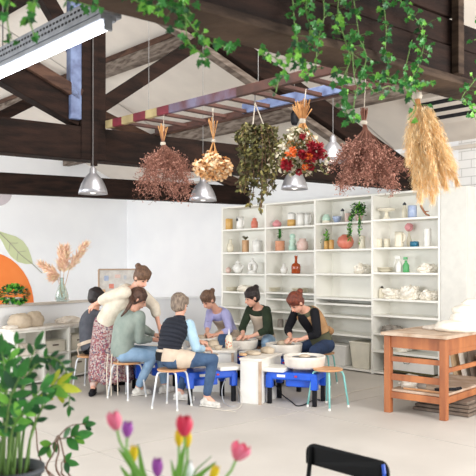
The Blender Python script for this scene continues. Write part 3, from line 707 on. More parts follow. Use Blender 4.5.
# ================================================================ console with cubbies at left
CW = (LB-V((-3.16, 9.9, 0))).normalized(); CN = V((CW.y, -CW.x, 0)); CO = V((-2.95, 9.52, 0))
cs = thing('cubby_console', CO+CW*.7-CN*.19, 'low white cubby console against the partition wall at left', 'console')
def cb(u0, u1, v0, v1, z0, z1): mb = MB(); mb.box(CO+CW*(u0+u1)/2-CN*(v0+v1)/2+Z*(z0+z1)/2, (u1-u0, v1-v0, z1-z0), CW, CN, Z); return mb
sub(cb(-.06, 1.50, -.02, .40, .755, .785), 'top_board', 'table_white', cs, bevel=.004)
for u in (.02, .50, .97, 1.44): sub(cb(u, u+.03, 0, .38, .0, .755), 'upright', 'shelf_white', cs, bevel=.002)
for u in (.05, .53, 1.0):
    for z in (.03, .38, .725): sub(cb(u, u+.45 if u < .4 else u+.44, .005, .375, z, z+.025), 'shelf_board', 'shelf_white', cs)
sub(cb(.03, 1.46, .375, .385, 0, .755), 'back_panel', 'shelf_white', cs)
def cpt(u, v, z): return CO+CW*u-CN*v+Z*z
def basket(u, v, z, w, h, label):
    t = thing('storage_basket', cpt(u, v, z), label, 'basket', 'boxes in the console'); mb = MB(); c = cpt(u, v, z)
    mb.box(c+Z*h/2, (w, .26, h), CW, CN); sub(mb, 'body', 'cream_plastic', t, bevel=.01)
    mb = MB(); mb.box(c+CN*.133+Z*h*.68, (w*.3, .006, .02), CW, CN); sub(mb, 'hand_slot', 'slab_grey', t)
    mb = MB(); mb.box(c+Z*(h+.006), (w*1.04, .28, .014), CW, CN); sub(mb, 'rim', 'cream_plastic', t, bevel=.004)
basket(.74, .16, .406, .36, .15, 'cream storage basket in the upper middle cubby of the console')
basket(1.2, .16, .056, .3, .24, 'cream storage box in the lower right cubby of the console')
basket(1.2, .16, .406, .3, .2, 'cream storage box in the upper right cubby of the console')
blob('clay_bag', cpt(.27, .15, .404), (.32, .2, .15), 'clay_white', 'crumpled clay bag in the upper left cubby of the console', 'bag', ax=CW)
for i in range(3):
    mb = MB(); c = cpt(.27, .17, .056+i*.03); mb.lathe([(.09,0),(.15,.02),(.16,.03),(.14,.026),(0,.012)], c, n=20); tag(mb.build('bowl', 'glaze_rose', smooth=True), ('bottom','middle','top')[i]+' shallow bowl of the stack in the lower left cubby', 'bowl', 'bowls in the console')
blob('clay_lump', cpt(.22, .16, .783), (.32, .24, .20), 'clay_beige', 'bigger wrapped lump of beige clay on the console top', 'clay', 'clay lumps on the console', ax=CW, noise=.08)
blob('clay_lump', cpt(.50, .20, .783), (.28, .22, .20), 'clay_beige', 'rounded beige clay lump right of the bigger one on the console', 'clay', 'clay lumps on the console', ax=CW, noise=.08)
blob('clay_lump', cpt(.03, .12, .783), (.2, .16, .05), 'clay_white', 'flat pale scrap of clay at the left end of the console top', 'clay', 'clay lumps on the console', ax=CW)
blob('cloth_heap', cpt(1.12, .16, .783), (.42, .22, .10), 'clay_white', 'pale cloth heap on the console beside the seated person in charcoal', 'cloth', ax=CW)

# pin board on the ledge
q0 = PZ(98.5, 11.5, 1.092); q1 = PZ(137, 11.85, 1.092); d = (q1-q0).normalized(); n_ = V((d.y, -d.x, 0)); H = .47
t = thing('pin_board', (q0+q1)/2, 'small framed pin board with papers standing on the ledge behind the standing woman', 'pin board')
W = (q1-q0).length; mb = MB(); mb.box((q0+q1)/2+Z*H/2, (W, .015, H), d); sub(mb, 'board', 'cork', t)
mb = MB()
for a, c_ in ((q0, q0+Z*H), (q1, q1+Z*H), (q0+Z*H, q1+Z*H), (q0, q1)): mb.beam(a+n_*.01, c_+n_*.01, .025, .025, n_)
sub(mb, 'frame', 'frame_wood', t, bevel=.003)
for (u, z, w, h, m) in ((.12,.33,.09,.1,'glaze_blue'),(.2,.2,.1,.09,'glaze_coral'),(.3,.36,.12,.07,'glaze_rose'),(.42,.34,.06,.08,'pot_light'),(.08,.12,.06,.08,'glaze_tan'),(.36,.2,.08,.1,'glaze_white')):
    mb = MB(); mb.box(q0+d*u*W/.62+Z*z+n_*.011, (w*.8, .004, h*.8), d); sub(mb, 'pinned_paper', m, t)

# glass vase with dried grasses on the ledge
vp = PZ(62, 10.75, 1.092); vp = on_line(62, LA+(LB-LA).normalized().cross(Z)*-.06, LB+(LB-LA).normalized().cross(Z)*-.06)+Z*1.092
t = thing('glass_vase', vp, 'clear green tinted teardrop glass vase on the ledge', 'vase')
mb = MB(); k = vp.y/F
mb.lathe([(6.2*k,0),(7*k,1.5*k),(6.6*k,6*k),(4.6*k,12*k),(2.4*k,18*k),(1.8*k,22*k),(2.2*k,23.5*k),(1.9*k,23.5*k),(1.5*k,22*k),(2.0*k,18*k),(4.2*k,12*k),(6.2*k,6*k),(6.4*k,2*k),(0,1.4*k)], vp, n=28); sub(mb, 'body', 'clear_glass', t, smooth=True)
t = thing('dried_grass', vp+Z*.04, 'fan of five peach dried grass plumes in the glass vase', 'dried grass')
def plume(root, base, mid, tip, m, name='plume', rad=.05, n=260, L=.07, sm='straw', stem=True):
    pts = [base+(mid-base)*(i/5) for i in range(5)]+[mid+(tip-mid)*(i/6) for i in range(7)]
    mb = MB()
    for i in range(n):
        tt = R.random(); q = mid+(tip-mid)*tt; rr = rad*(math.sin(math.pi*min(1, tt*.85+.12)))**.7
        d = (tip-mid).normalized()*1.0+rnd_dir()*.75; mb.mi = R.randrange(len(m)); mb.blade(q+rnd_dir()*rr*.45, d, rnd_dir(), L*R.uniform(.7,1.3), L*.13, seg=2)
    sub(mb, name, m, root)
    if stem: mb = MB(); mb.tube([base, mid, tip], .004, 4); sub(mb, 'stem', sm, root)
for (mx, my, tx, ty, dy) in ((57,274,42,265,0),(60,271,62,249,.05),(64,272,66.5,249,-.05),(69,270,85,245,0),(59,275,53,277,-.08)):
    plume(t, vp+Z*.05, P(mx, my, vp.y+dy*.5), P(tx, ty, vp.y+dy), ['pampas_pink','pampas_pink','pampas_light'], rad=.075, n=420, L=.10)

# flowering pot at the left end of the ledge
q = on_line(14, LA+V((-.03,.03,0)), LB+V((-.03,.03,0)))+Z*1.092
t = thing('flowering_plant', q, 'small bushy green plant with orange blossoms at the left end of the ledge', 'plant')
mb = MB(); mb.lathe([(.07,0),(.1,.09),(.095,.09),(.06,.01),(0,.01)], q, n=18); sub(mb, 'pot', 'glaze_white', t, smooth=True)
mb = MB()
for i in range(420):
    v_ = rnd_dir(); p_ = q+Z*.13+V((v_.x*.17, v_.y*.12, v_.z*.10)); mb.mi = R.randrange(3); mb.blade(p_, v_+Z*.3, Z, .07, .045)
sub(mb, 'foliage', ['leaf_green','leaf_dark','leaf_light'], t)
mb = MB()
for i in range(14):
    v_ = rnd_dir(); mb.ball(q+Z*.13+V((v_.x*.20, v_.y*.15, abs(v_.z)*.16)), .014, n=6, k=4)
sub(mb, 'blossoms', 'orange_petal', t)

# ================================================================ stools
def stool(px, Y, rz, m, label, group, seat_m='seat_wood', spread=.235):
    t = thing('stool', PZ(px, Y, 0), label, 'stool', group); c = PZ(px, Y, 0); H = .445
    mb = MB(); mb.lathe([(0,H-.022),(.165,H-.022),(.172,H-.012),(.172,H-.004),(.166,H),(0,H)], c, n=32); sub(mb, 'seat', seat_m, t, smooth=False)
    for i in range(4):
        a = rz+math.pi/2*i; d = V((math.cos(a), math.sin(a), 0)); mb = MB()
        mb.tube([c+d*.02+Z*(H-.032), c+d*.13+Z*(H-.032), c+d*.165+Z*(H-.045), c+d*.18+Z*(H-.08), c+d*(spread)+Z*.012], .0115, 8); sub(mb, 'leg', m, t, smooth=True)
        mb = MB(); mb.cone(c+d*spread, c+d*(spread-.003)+Z*.025, .014, .013, 8); sub(mb, 'foot_cap', 'white_plastic', t)
    return t
GS = 'round wooden stools with metal legs'
stool(172, 8.3, .35, 'white_metal', 'white legged stool under the woman in the black vest', GS)
stool(127, 8.9, .2, 'white_metal', 'white legged stool under the woman in the sage sweater', GS)
stool(90, 9.55, .5, 'white_metal', 'white legged stool under the seated person in charcoal at far left', GS)
stool(328, 8.32, -1.62+.0, 'turquoise_metal', 'empty stool with wooden seat and turquoise legs in front of the wheel', GS)
stool(322, 9.85, -1.2, 'turquoise_metal', 'turquoise legged stool under the woman in the tan vest', GS)
stool(264, 10.55, .3, 'white_metal', 'stool under the woman in the dark green sweater', GS)
stool(229, 11.05, .3, 'white_metal', 'stool under the woman in the lilac shirt', GS)

# ================================================================ pottery wheels and block table
def wheel(px, Y, rz, label, tray_side=-1, basin=True, zr=.56, tray=True):
    c = PZ(px, Y, 0); ax = V((math.cos(rz), math.sin(rz), 0)); ay = V((-ax.y, ax.x, 0)); dz = zr-.56
    t = thing('pottery_wheel', c, label, 'pottery wheel', 'blue pottery wheels')
    mb = MB(); mb.box(c+Z*(.335+dz), (.62,.44,.09), ax, ay); sub(mb, 'frame', 'blue_plastic', t, bevel=.02)
    mb = MB(); mb.box(c+Z*(.27+dz)+ay*.02-ax*tray_side*.08, (.34,.34,.13), ax, ay); sub(mb, 'motor_housing', 'blue_plastic', t, bevel=.015)
    for i, j in ((-1,-1),(1,-1),(1,1),(-1,1)):
        q = c+ax*i*.275+ay*j*.185; mb = MB(); mb.box(q+Z*(.27+dz), (.08,.08,.16), ax, ay); sub(mb, 'leg_socket', 'blue_plastic', t, bevel=.01)
        mb = MB(); mb.box(q+Z*(.115+dz/2), (.05,.05,.23+dz), ax, ay); sub(mb, 'leg', 'black_plastic', t, bevel=.006)
    if tray:
        mb = MB(); mb.box(c+ax*tray_side*.235+Z*(.405+dz)-ay*.08, (.32,.36,.05), ax, ay); sub(mb, 'tray', 'white_plastic', t, bevel=.015)
    s = .10 if tray_side < 0 else -.10
    mb = MB(); mb.lathe([(0,.425+dz),(.21,.425+dz),(.235,.45+dz),(.245,.53+dz),(.25,.56+dz),(.24,.565+dz),(.232,.55+dz),(.22,.47+dz),(0,.46+dz)], c+ax*s, n=36); sub(mb, 'splash_basin', 'basin_white', t, smooth=True)
    mb = MB(); mb.lathe([(.03,.46+dz),(.03,.52+dz),(.15,.525+dz),(.15,.545+dz),(0,.545+dz)], c+ax*s, n=30); sub(mb, 'wheel_head', 'galvanised', t)
    mb = MB(); mb.box(c-ay*.226+Z*(.34+dz)+ax*.06, (.03,.012,.02), ax, ay); sub(mb, 'switch', 'red_plastic', t, bevel=.003)
    mb = MB(); mb.box(c-ay*.226+Z*(.34+dz)-ax*.12, (.10,.008,.03), ax, ay); sub(mb, 'name_plate', 'white_plastic', t, label='small blank white plate')
    return c+ax*s+Z*(.545+dz)
w1 = wheel(296.5, 8.60, -.38, 'blue pottery wheel with white basin beside the empty turquoise stool')
w0 = wheel(206.6, 8.72, .40, 'blue pottery wheel at the knees of the woman in the black vest', 1)
w3 = wheel(157, 9.46, .3, 'blue pottery wheel in front of the woman in the sage sweater', -1)
w7 = wheel(290, 9.62, -.7, 'pottery wheel used by the woman in the tan vest', 1, zr=.58)
w6 = wheel(246, 10.15, -.7, 'pottery wheel used by the woman in the dark green sweater', 1, zr=.58)
w5 = wheel(207, 10.45, -.7, 'pottery wheel used by the woman in the lilac shirt', 1, zr=.58)
def clay(c, r, h, label, m='clay_beige', prof=None, cat='clay'):
    mb = MB(); mb.lathe([(r*a, h*b_) for a, b_ in (prof or [(.9,0),(1,.2),(.9,.6),(.6,.95),(.3,1),(.2,.7),(0,.6)])], c+Z*.001, n=20); return tag(mb.build('clay_pot' if prof else 'clay_lump', m, smooth=True), label, cat, 'clay being thrown on the wheels')
clay(w1, .07, .03, 'flat round of clay left on the wheel by the empty stool')
clay(w7, .1, .06, 'low clay bowl between the hands of the woman in the tan vest')
clay(w6, .09, .05, 'low clay bowl under the hands of the woman in dark green')
clay(w5, .09, .05, 'wet clay under the hands of the woman in lilac')
clay(w0, .09, .05, 'clay on the wheel in front of the woman in the black vest')
clay(w3, .09, .05, 'clay on the wheel in front of the woman in sage')
# block table
a0 = V((.258, 8.44, 0)); e1 = V((-.89, .45, 0)).normalized(); e2 = V((.45, .89, 0)).normalized()
def cabinet(name, a0, e1, L1, e2, L2, h, label, lip=.0):
    t = thing(name, a0+e1*L1/2+e2*L2/2, label, 'table', 'white work tables'); c = a0+e1*L1/2+e2*L2/2
    mb = MB(); mb.box(c+Z*(h-.03)/2, (L1, L2, h-.03), e1, e2); sub(mb, 'body', 'white_plastic', t, bevel=.004)
    mb = MB(); mb.box(c+Z*(h-.015), (L1+.02+lip, L2+.02+lip, .03), e1, e2); sub(mb, 'top', 'table_white', t, bevel=.004)
    mb = MB(); mb.box(a0+Z*(h-.03)/2, (.03, .03, h-.03), e1, e2); sub(mb, 'corner_strip', 'bench_top', t)
    return c+Z*h
bt = cabinet('block_table', a0, e1, .26, e2, .62, .535, 'white boxy work table left of the right hand pottery wheel')
b2 = cabinet('block_table', V((-.07, 9.25, 0)), V((-1,.1,0)).normalized(), .58, V((.1,1,0)).normalized(), .6, .54, 'white work table amid the wheels carrying the spotted bottle', .04)
blob('clay_lump', PZ(253, 8.85, .536), (.2,.16,.05), 'clay_beige', 'flat beige clay lump on the boxy white table', 'clay', noise=.05)
blob('clay_lump', PZ(267.5, 9.0, .536), (.18,.14,.08), 'clay_beige', 'beige clay lump on the boxy white table near the wheel', 'clay', noise=.08)
blob('clay_lump', PZ(214, 9.6, .541), (.17,.14,.10), 'clay_beige', 'beige clay lump left of the spotted bottle', 'clay', noise=.08)
blob('clay_lump', PZ(206, 9.7, .541), (.12,.12,.08), 'clay_grey', 'darker small clay lump beside the vest wearer\'s hand', 'clay', noise=.08)
blob('sponge', PZ(243, 8.75, .536), (.1,.08,.035), 'glaze_tan', 'small tan sponge on the corner of the boxy table', 'sponge', noise=.04)
q = PZ(229, 9.45, .541); t = thing('squeeze_bottle', q, 'cream bottle with red spots and pointed nozzle on the white table', 'bottle')
mb = MB(); mb.lathe([(.045,0),(.05,.01),(.05,.13),(.035,.17),(.02,.18),(0,.18)], q, n=18); sub(mb, 'body', 'glaze_cream', t, smooth=True)
mb = MB(); mb.lathe([(.02,.18),(.012,.2),(.003,.26),(0,.26)], q, n=12); sub(mb, 'nozzle', 'white_plastic', t, smooth=True)
for i in range(9):
    a = R.uniform(3.4,6.0); mb = MB(); mb.ball(q+V((math.cos(a)*.049, math.sin(a)*.049, .02+.1*((i*5)%9)/9)), (.009,.009,.012), n=8, k=5); sub(mb, 'spot', 'glaze_coral', t)
q = PZ(223.5, 9.6, .541); t = thing('blue_jug', q, 'blue plastic water jug behind the spotted bottle', 'jug')
mb = MB(); mb.lathe([(.06,0),(.075,.02),(.08,.12),(.06,.17),(.055,.17),(.07,.1),(0,.03)], q, n=20); sub(mb, 'body', 'denim', t, smooth=True)
mb = MB(); mb.tube([q+V((.07,0,.14)), q+V((.12,0,.12)), q+V((.12,0,.06)), q+V((.075,0,.04))], .009, 6); sub(mb, 'handle', 'denim', t, smooth=True)
q = PZ(218, 9.35, .541); mb = MB(); mb.lathe([(.04,0),(.06,.05),(.055,.05),(.035,.01),(0,.01)], q, n=18); tag(mb.build('bowl', 'clay_beige', smooth=True), 'small beige clay bowl before the spotted bottle', 'bowl')
q = PZ(281, 8.9, .541)
# round plaster bats on the tray
q = PZ(226, 8.62, .432)
# tall beige cup by the vest wearer
q = PZ(201, 9.35, .0)
# cables and plug
def cable(pts, r, m, label, cat='cable'):
    mb = MB(); P3 = [V(p) for p in pts]; out = []
    for i in range(len(P3)-1):
        p0 = P3[max(i-1, 0)]; p1 = P3[i]; p2 = P3[i+1]; p3 = P3[min(i+2, len(P3)-1)]
        for k in range(6):
            u = k/6; out.append(.5*((2*p1)+(p2-p0)*u+(2*p0-5*p1+4*p2-p3)*u*u+(3*p1-p0-3*p2+p3)*u**3))
    out.append(P3[-1]); mb.tube(out, r, 6); return tag(mb.build('power_cable', m, smooth=True), label, cat, 'cables on the floor')
def fl(px, py): 
    Y = EYE*F/(py-HZ); return P(px, py, Y)+Z*.008
p_pl = a0+e2*.36+V((.012,-.006,.2))
cable([p_pl, p_pl+V((.05,-.02,-.05)), p_pl+V((.1,-.03,-.13)), fl(291,402), fl(297,406.5), fl(305,405), fl(313,401), fl(320,400.5)], .007, 'black_plastic', 'black power cable drooping from the plug to under the right wheel')
mb = MB(); mb.ball(p_pl, (.022,.04,.04), e1, e2, Z, 10, 6); tag(mb.build('power_plug', 'black_plastic', smooth=True), 'round black plug on the side of the boxy white table', 'plug')
cable([PZ(226,8.75,.28), PZ(222,8.6,.15), fl(224,403), fl(232,407), fl(239,402), PZ(236,8.9,.2)], .005, 'pot_light', 'thin grey cable looping by the vest wearer\'s white shoe')
cable([PZ(232,8.9,.3), PZ(241,8.5,.12), fl(240,408), fl(226,411), fl(214,410), fl(236,412.5)], .005, 'cord_beige', 'beige cord coiled on the floor beside the white shoe')
cable([fl(330,399), fl(350,393), fl(365,390), fl(380,387), fl(390,385)], .005, 'cord_beige', 'beige cord running over the floor towards the workbench')

# ================================================================ workbench at right
C0 = PZ(444, 7.60, 0); C1 = PZ(388.5, 8.03, 0); E = (C1-C0).normalized(); Fd = V((-E.y, E.x, 0)); Fd = Fd if Fd.y > 0 else -Fd
WL = (C1-C0).length; WD = 1.45; HB = .895
wb = thing('workbench', C0+E*WL/2+Fd*WD/2, 'rough orange brown wooden workbench with lower shelf at right', 'workbench')
def W_(u, v, z): return C0+E*u+Fd*v+Z*z
for u, v in ((0,0),(WL,0),(0,WD),(WL,WD)):
    mb = MB(); mb.beam(W_(u,v,0), W_(u,v,HB-.04), .075, .075, E); sub(mb, 'leg', 'bench_wood', wb, bevel=.005)
mb = MB(); mb.box(W_(WL/2, WD/2, HB-.018), (WL+.13, WD+.13, .036), E, Fd); sub(mb, 'top', 'bench_top', wb, bevel=.005)
for (a, c, z, h) in (((0,0),(WL,0),HB-.105,.13),((0,0),(0,WD),HB-.105,.13),((WL,0),(WL,WD),HB-.105,.13),((0,WD),(WL,WD),HB-.105,.13)):
    mb = MB(); mb.beam(W_(*a,z), W_(*c,z), .03, h); sub(mb, 'apron_rail', 'bench_wood', wb, bevel=.003)
for z, h in ((.60,.055),(.40,.07)): mb = MB(); mb.beam(W_(0,0,z), W_(WL,0,z), .03, h); sub(mb, 'rail', 'bench_wood', wb, bevel=.003)
for z in (.70,.515): mb = MB(); mb.beam(W_(0,0,z), W_(0,WD,z), .03, .05); sub(mb, 'rail', 'bench_wood', wb, bevel=.003)
for a, c in (((0,0),(WL,0)),((0,0),(0,WD)),((WL,0),(WL,WD)),((0,WD),(WL,WD))): mb = MB(); mb.beam(W_(*a,.20), W_(*c,.20), .04, .07); sub(mb, 'lower_rail', 'bench_wood', wb, bevel=.003)
mb = MB(); mb.box(W_(WL/2, WD/2, .25), (WL-.02, WD-.02, .025), E, Fd); sub(mb, 'lower_shelf', 'bench_top', wb, bevel=.003)
GB = 'sacks heaped on the workbench'
for i, (u, v, z, sz, lab) in enumerate(((.10,.55,0,(.46,.42,.13),'lowest wide sack at the front of the heap on the workbench'),(.02,.72,.095,(.42,.4,.13),'second sack of the heap on the workbench'),(.04,.74,.185,(.36,.34,.12),'third sack of the heap on the workbench'),(.0,.78,.265,(.26,.26,.10),'topmost sack of the heap on the workbench'),(.42,.62,0,(.24,.2,.05),'small flattened cloth left of the sacks on the workbench'))):
    blob('clay_sack', W_(u,v,HB+z-.002), sz, 'plastic_bag' if i < 4 else 'clay_white', lab, 'sack', GB, ax=E, noise=.07)
blob('clay_bag', W_(.50,.25,.262), (.26,.22,.13), 'plastic_bag', 'white plastic wrapped clay on the lower bench shelf at left', 'bag', ax=E)
q = W_(.36,.2,.262); t = thing('clay_pot', q, 'small brown clay pot with blue dab on the lower bench shelf', 'pot')
mb = MB(); mb.lathe([(.035,0),(.055,.03),(.05,.07),(.03,.09),(.025,.07),(0,.05)], q, n=18); sub(mb, 'body', 'clay_grey', t, smooth=True)
mb = MB(); mb.cone(q+Z*.08, q+Z*.13-E*.02, .02, .022, 12); sub(mb, 'lid', 'denim_dark', t)
mb = MB(); mb.tube([W_(.12,.2,.285), W_(.02,.32,.285), W_(-.0,.42,.285)], .017, 8); mb.box(W_(.14,.2,.28), (.1,.06,.03), E, Fd); tag(mb.build('hand_tool', 'black_plastic'), 'dark hand tool on the lower bench shelf', 'tool')
mb = MB(); mb.tube([W_(.5,.06,.275), W_(.3,.05,.28), W_(.08,.06,.275)], .012, 6); tag(mb.build('wooden_rod', 'seat_wood'), 'wooden rod lying along the front of the lower bench shelf', 'rod')
for i in range(4):
    mb = MB(); mb.box(W_(.18+R.uniform(-.02,.02), .78+R.uniform(-.02,.02), .0215+i*.038), (.66-.03*i, 1.0-.05*i, .032), E, Fd)
    tag(mb.build('clay_slab', 'slab_grey', bevel=.006), ('bottom','second','third','top')[i]+' grey brown board of the pile under the workbench', 'board', 'boards under the workbench')
for i in range(4):
    q = W_(.50, WD+.14+i*.05, 0); mb = MB(); mb.beam(q-E*(.10*i)+Z*.0, q-E*(.10*i+.02)-Fd*0+Z*(.66-.05*i)+E*(.14), .025, .26, Fd)
    tag(mb.build('leaning_board', ['cardboard','clay_white','slab_grey','cardboard'][i], bevel=.004), ('leftmost','second','third','rightmost')[i]+' tall thin board leaning behind the right end of the workbench', 'board', 'boards leaning behind the workbench')
q = W_(-.12, WD+.55, 0); mb = MB(); mb.box(q+Z*.42, (.9,.04,.84), E, Fd); tag(mb.build('wood_panel', 'cardboard', bevel=.005), 'large tan wooden panel standing behind the workbench at right edge', 'panel')
q = W_(.28, WD+.35, 0); mb = MB(); mb.beam(q, q+Z*1.02-E*.03, .02, .03); tag(mb.build('wooden_stick', 'seat_wood'), 'thin wooden stick standing behind the workbench', 'stick')
# ================================================================ people
def ik(a, t, l1, l2, pole):
    """elbow / knee between a and t; the target is pulled in when out of reach"""
    a = V(a); t = V(t); d = t-a; D = min(d.length, (l1+l2)*.995); d.normalize(); t2 = a+d*D
    x = (l1*l1-l2*l2+D*D)/(2*D); h = math.sqrt(max(0, l1*l1-x*x)); pl = V(pole); pl = pl-d*pl.dot(d); pl.normalize()
    return a+d*x+pl*h, t2
def spine_pts(pel, neck, fwd, n=9, curve=.05):
    out = []
    for i in range(n):
        t = i/(n-1); out.append(pel+(neck-pel)*t-fwd*curve*math.sin(math.pi*t))
    return out
TORSO = [(.0,.155,.115),(.12,.165,.12),(.3,.142,.108),(.45,.140,.105),(.6,.152,.115),(.74,.168,.118),(.86,.170,.105),(.94,.125,.085),(1.0,.062,.062)]
def torso(mb, p, inf=0, t0=0, t1=1, scale=1, n=22):
    sp = p['spine']; st = []
    def at(t): k = t*(len(sp)-1); i = min(int(k), len(sp)-2); return sp[i]+(sp[i+1]-sp[i])*(k-i)
    def rad(t):
        for (a, x, y), (b_, x2, y2) in zip(TORSO, TORSO[1:]):
            if a <= t <= b_: u = (t-a)/(b_-a); return x+(x2-x)*u, y+(y2-y)*u
        return TORSO[-1][1:]
    N = 12
    for i in range(N+1):
        t = t0+(t1-t0)*i/N; c = at(t); ax = (p['hr']*(1-t)+p['right']*t).normalized(); up = (at(min(1, t+.02))-at(max(0, t-.02))).normalized()
        ax = (ax-up*ax.dot(up)).normalized(); ay = up.cross(ax); rx, ry = rad(t); st.append((c, ax, ay, rx*scale+inf, ry*scale+inf))
    mb.loft(st, n); return st
def hand(mb, w, d, palm, side, curl=.5, s=1.0, thumb=1):
    """palm and five fingers from the wrist w along d; palm normal points to what is held"""
    d = d.normalized(); palm = (palm-d*palm.dot(d)).normalized(); x = d.cross(palm).normalized()*thumb
    k = w+d*.085*s
    mb.chain([w, w+d*.04*s, k-x*.0], [.026*s, .03*s, .03*s], 10)
    mb.ball(w+d*.055*s, (.042*s, .017*s, .05*s), x, palm, d, 10, 6)
    for i, (off, L) in enumerate(((.030, .068), (.010, .078), (-.011, .072), (-.031, .056))):
        b0 = w+d*.082*s+x*off*s; c = curl*(1+.12*i)
        d1 = (d*math.cos(c*.5)+palm*math.sin(c*.5)); d2 = (d*math.cos(c*1.2)+palm*math.sin(c*1.2)); d3 = (d*math.cos(c*1.9)+palm*math.sin(c*1.9))
        q1 = b0+d1*L*.45*s; q2 = q1+d2*L*.32*s; q3 = q2+d3*L*.25*s
        mb.chain([b0, q1, q2, q3], [.0105*s, .0095*s, .0085*s, .0075*s], 8)
    b0 = w+d*.025*s+x*.026*s; q1 = b0+(d*.7+x*.75+palm*.3).normalized()*.042*s; q2 = q1+(d*.95+x*.2+palm*.45).normalized()*.034*s
    mb.chain([b0, q1, q2], [.014*s, .0115*s, .009*s], 8)
def face_frame(f, up=Z):
    f = f.normalized(); r = f.cross(up).normalized(); u = r.cross(f).normalized(); return f, r, u
def person(label, group, pel, neck, head, fwd, face, hips_fwd, arms, legs, top, sleeve, pants, shoes, hair, hairfn, short=None, vest=None, s=1.0, standing=False, curve=.05, skirt=None, build=1.0, headup=Z, loose=0):
    t = thing('person', V((pel.x, pel.y, 0)), label, 'person', group); t['category'] = 'person'
    fwd = fwd.normalized(); spine_dir = (neck-pel).normalized()
    right = fwd.cross(Z).normalized(); hr = hips_fwd.cross(Z).normalized()
    p = dict(right=right, hr=hr); p['spine'] = spine_pts(pel-spine_dir*.04, neck, fwd, curve=curve)
    f, r, u = face_frame(face, headup); head = head+(neck-head)*.07; f = f*1.12; r = r*1.12; u = u*1.12
    # ---- joints
    sh = {1: neck-spine_dir*.055+right*.165*build, -1: neck-spine_dir*.055-right*.165*build}
    J = {}
    for sd in (1, -1):
        wt, pole = arms[sd][:2]
        el, wr = ik(sh[sd], wt, .285*s, .245*s, pole); J[sd] = (sh[sd], el, wr)
    # ---- body: one continuous mesh
    mb = MB(); torso(mb, p, -.008)
    mb.chain([neck-spine_dir*.03, neck+(head-neck)*.55, head-u*.03-f*.015], [.058, .052, .052], 12)
    mb.ball(head+u*.02-f*.012, (.074, .092, .098), r, f, u, 18, 14)            # skull
    mb.ball(head-u*.045+f*.018, (.056, .066, .062), r, f, u, 14, 10)            # face, jaw
    mb.chain([head-u*.088+f*.052, head-u*.084+f*.06], [.024, .02], 8)          # chin
    mb.chain([head+u*.012+f*.082, head-u*.026+f*.104, head-u*.03+f*.094], [.010, .0135, .012], 8)   # nose
    mb.chain([head-u*.056-r*.02+f*.075, head-u*.056+f*.082, head-u*.056+r*.02+f*.075], [.009, .0125, .009], 8)
    for k in (1, -1): mb.ball(head+r*k*.076-u*.008-f*.008, (.012, .024, .032), r, f, u, 8, 6)
    for sd in (1, -1):
        a, e, w = J[sd]
        mb.chain([a, a+(e-a)*.5, e], [.05, .044, .038], 12); mb.chain([e, e+(w-e)*.3, w], [.037, .038, .025], 12)
        hd = arms[sd][2] if len(arms[sd]) > 2 else (w-e).normalized(); pm = arms[sd][3] if len(arms[sd]) > 3 else -Z
        hand(mb, w, hd, pm, sd, arms[sd][4] if len(arms[sd]) > 4 else .6, .98*s, arms[sd][5] if len(arms[sd]) > 5 else 1)
    LJ = {}
    for sd in (1, -1):
        kn, an, toe = legs[sd]; hp = pel+hr*sd*.095-spine_dir*.03; LJ[sd] = (hp, kn, an, toe)
        mb.chain([hp, hp+(kn-hp)*.5, kn], [.085, .074, .055], 12); mb.chain([kn, kn+(an-kn)*.3, an], [.053, .055, .036], 12); mb.chain([an, an+(toe-an)*.9-Z*.02], [.034, .026], 10)
    sub(mb, 'body', 'skin', t, smooth=True, remesh=.0075, sm_it=3)
    for k in (1, -1):
        mb = MB(); mb.ball(head+r*k*.031+u*.008+f*.0745, (.013, .008, .0065), r, f, u, 10, 6); e = sub(mb, 'eye', 'eye_dark', t, smooth=True)
        mb = MB(); mb.tube([head+r*k*.014+u*.026+f*.083, head+r*k*.032+u*.031+f*.079, head+r*k*.05+u*.024+f*.067], .0035, 5); sub(mb, 'eyebrow', hair, t)
    mb = MB(); mb.tube([head-u*.056-r*.02+f*.083, head-u*.054+f*.092, head-u*.056+r*.02+f*.083], .0042, 6); sub(mb, 'mouth', 'lip', t, smooth=True)
    # ---- clothes
    mb = MB(); torso(mb, p, .012+loose, 0, .955)
    for sd in (1, -1):
        a, e, w = J[sd]; k = sleeve[sd] if isinstance(sleeve, dict) else sleeve
        if vest is None or vest == 'open':
            mb.chain([a, a+(e-a)*.5, e], [.068+loose*.6, .062+loose*.7, .054+loose*.6], 14)
            if k > 1: mb.chain([e, e+(w-e)*.4, e+(w-e)*(k-1)], [.054+loose*.5, .05+loose*.5, .04], 14); c1 = e+(w-e)*(k-1); c0 = e
            else: c1 = e; c0 = a
    topo = sub(mb, 'top', top, t, smooth=True, remesh=.011, sm_it=3)
    if vest is not None:                # sleeves of another colour come out of the vest
        for sd in (1, -1):
            a, e, w = J[sd]; k = sleeve[sd] if isinstance(sleeve, dict) else sleeve; mb = MB()
            mb.chain([a, a+(e-a)*.5, e], [.066, .062, .054], 14)
            if k > 1: mb.chain([e, e+(w-e)*.4, e+(w-e)*(k-1)], [.054, .05, .038], 14)
            sub(mb, 'sleeve', vest[0], t, smooth=True, remesh=.011, sm_it=3)
    for sd in (1, -1):
        a, e, w = J[sd]; k = sleeve[sd] if isinstance(sleeve, dict) else sleeve
        if k > 1: c = e+(w-e)*(k-1); d = (w-e).normalized(); rr = .054-.014*(k-1)
        else: c = e; d = (e-a).normalized(); rr = .056
        mb = MB(); m3 = frame_z(d); mb.loft([(c-d*.03, m3.col[0], m3.col[1], rr+.003, rr+.003), (c+d*.012, m3.col[0], m3.col[1], rr+.004, rr+.004), (c+d*.014, m3.col[0], m3.col[1], rr-.012, rr-.012)], 14); sub(mb, 'cuff', vest[0] if vest else top, t, smooth=True)
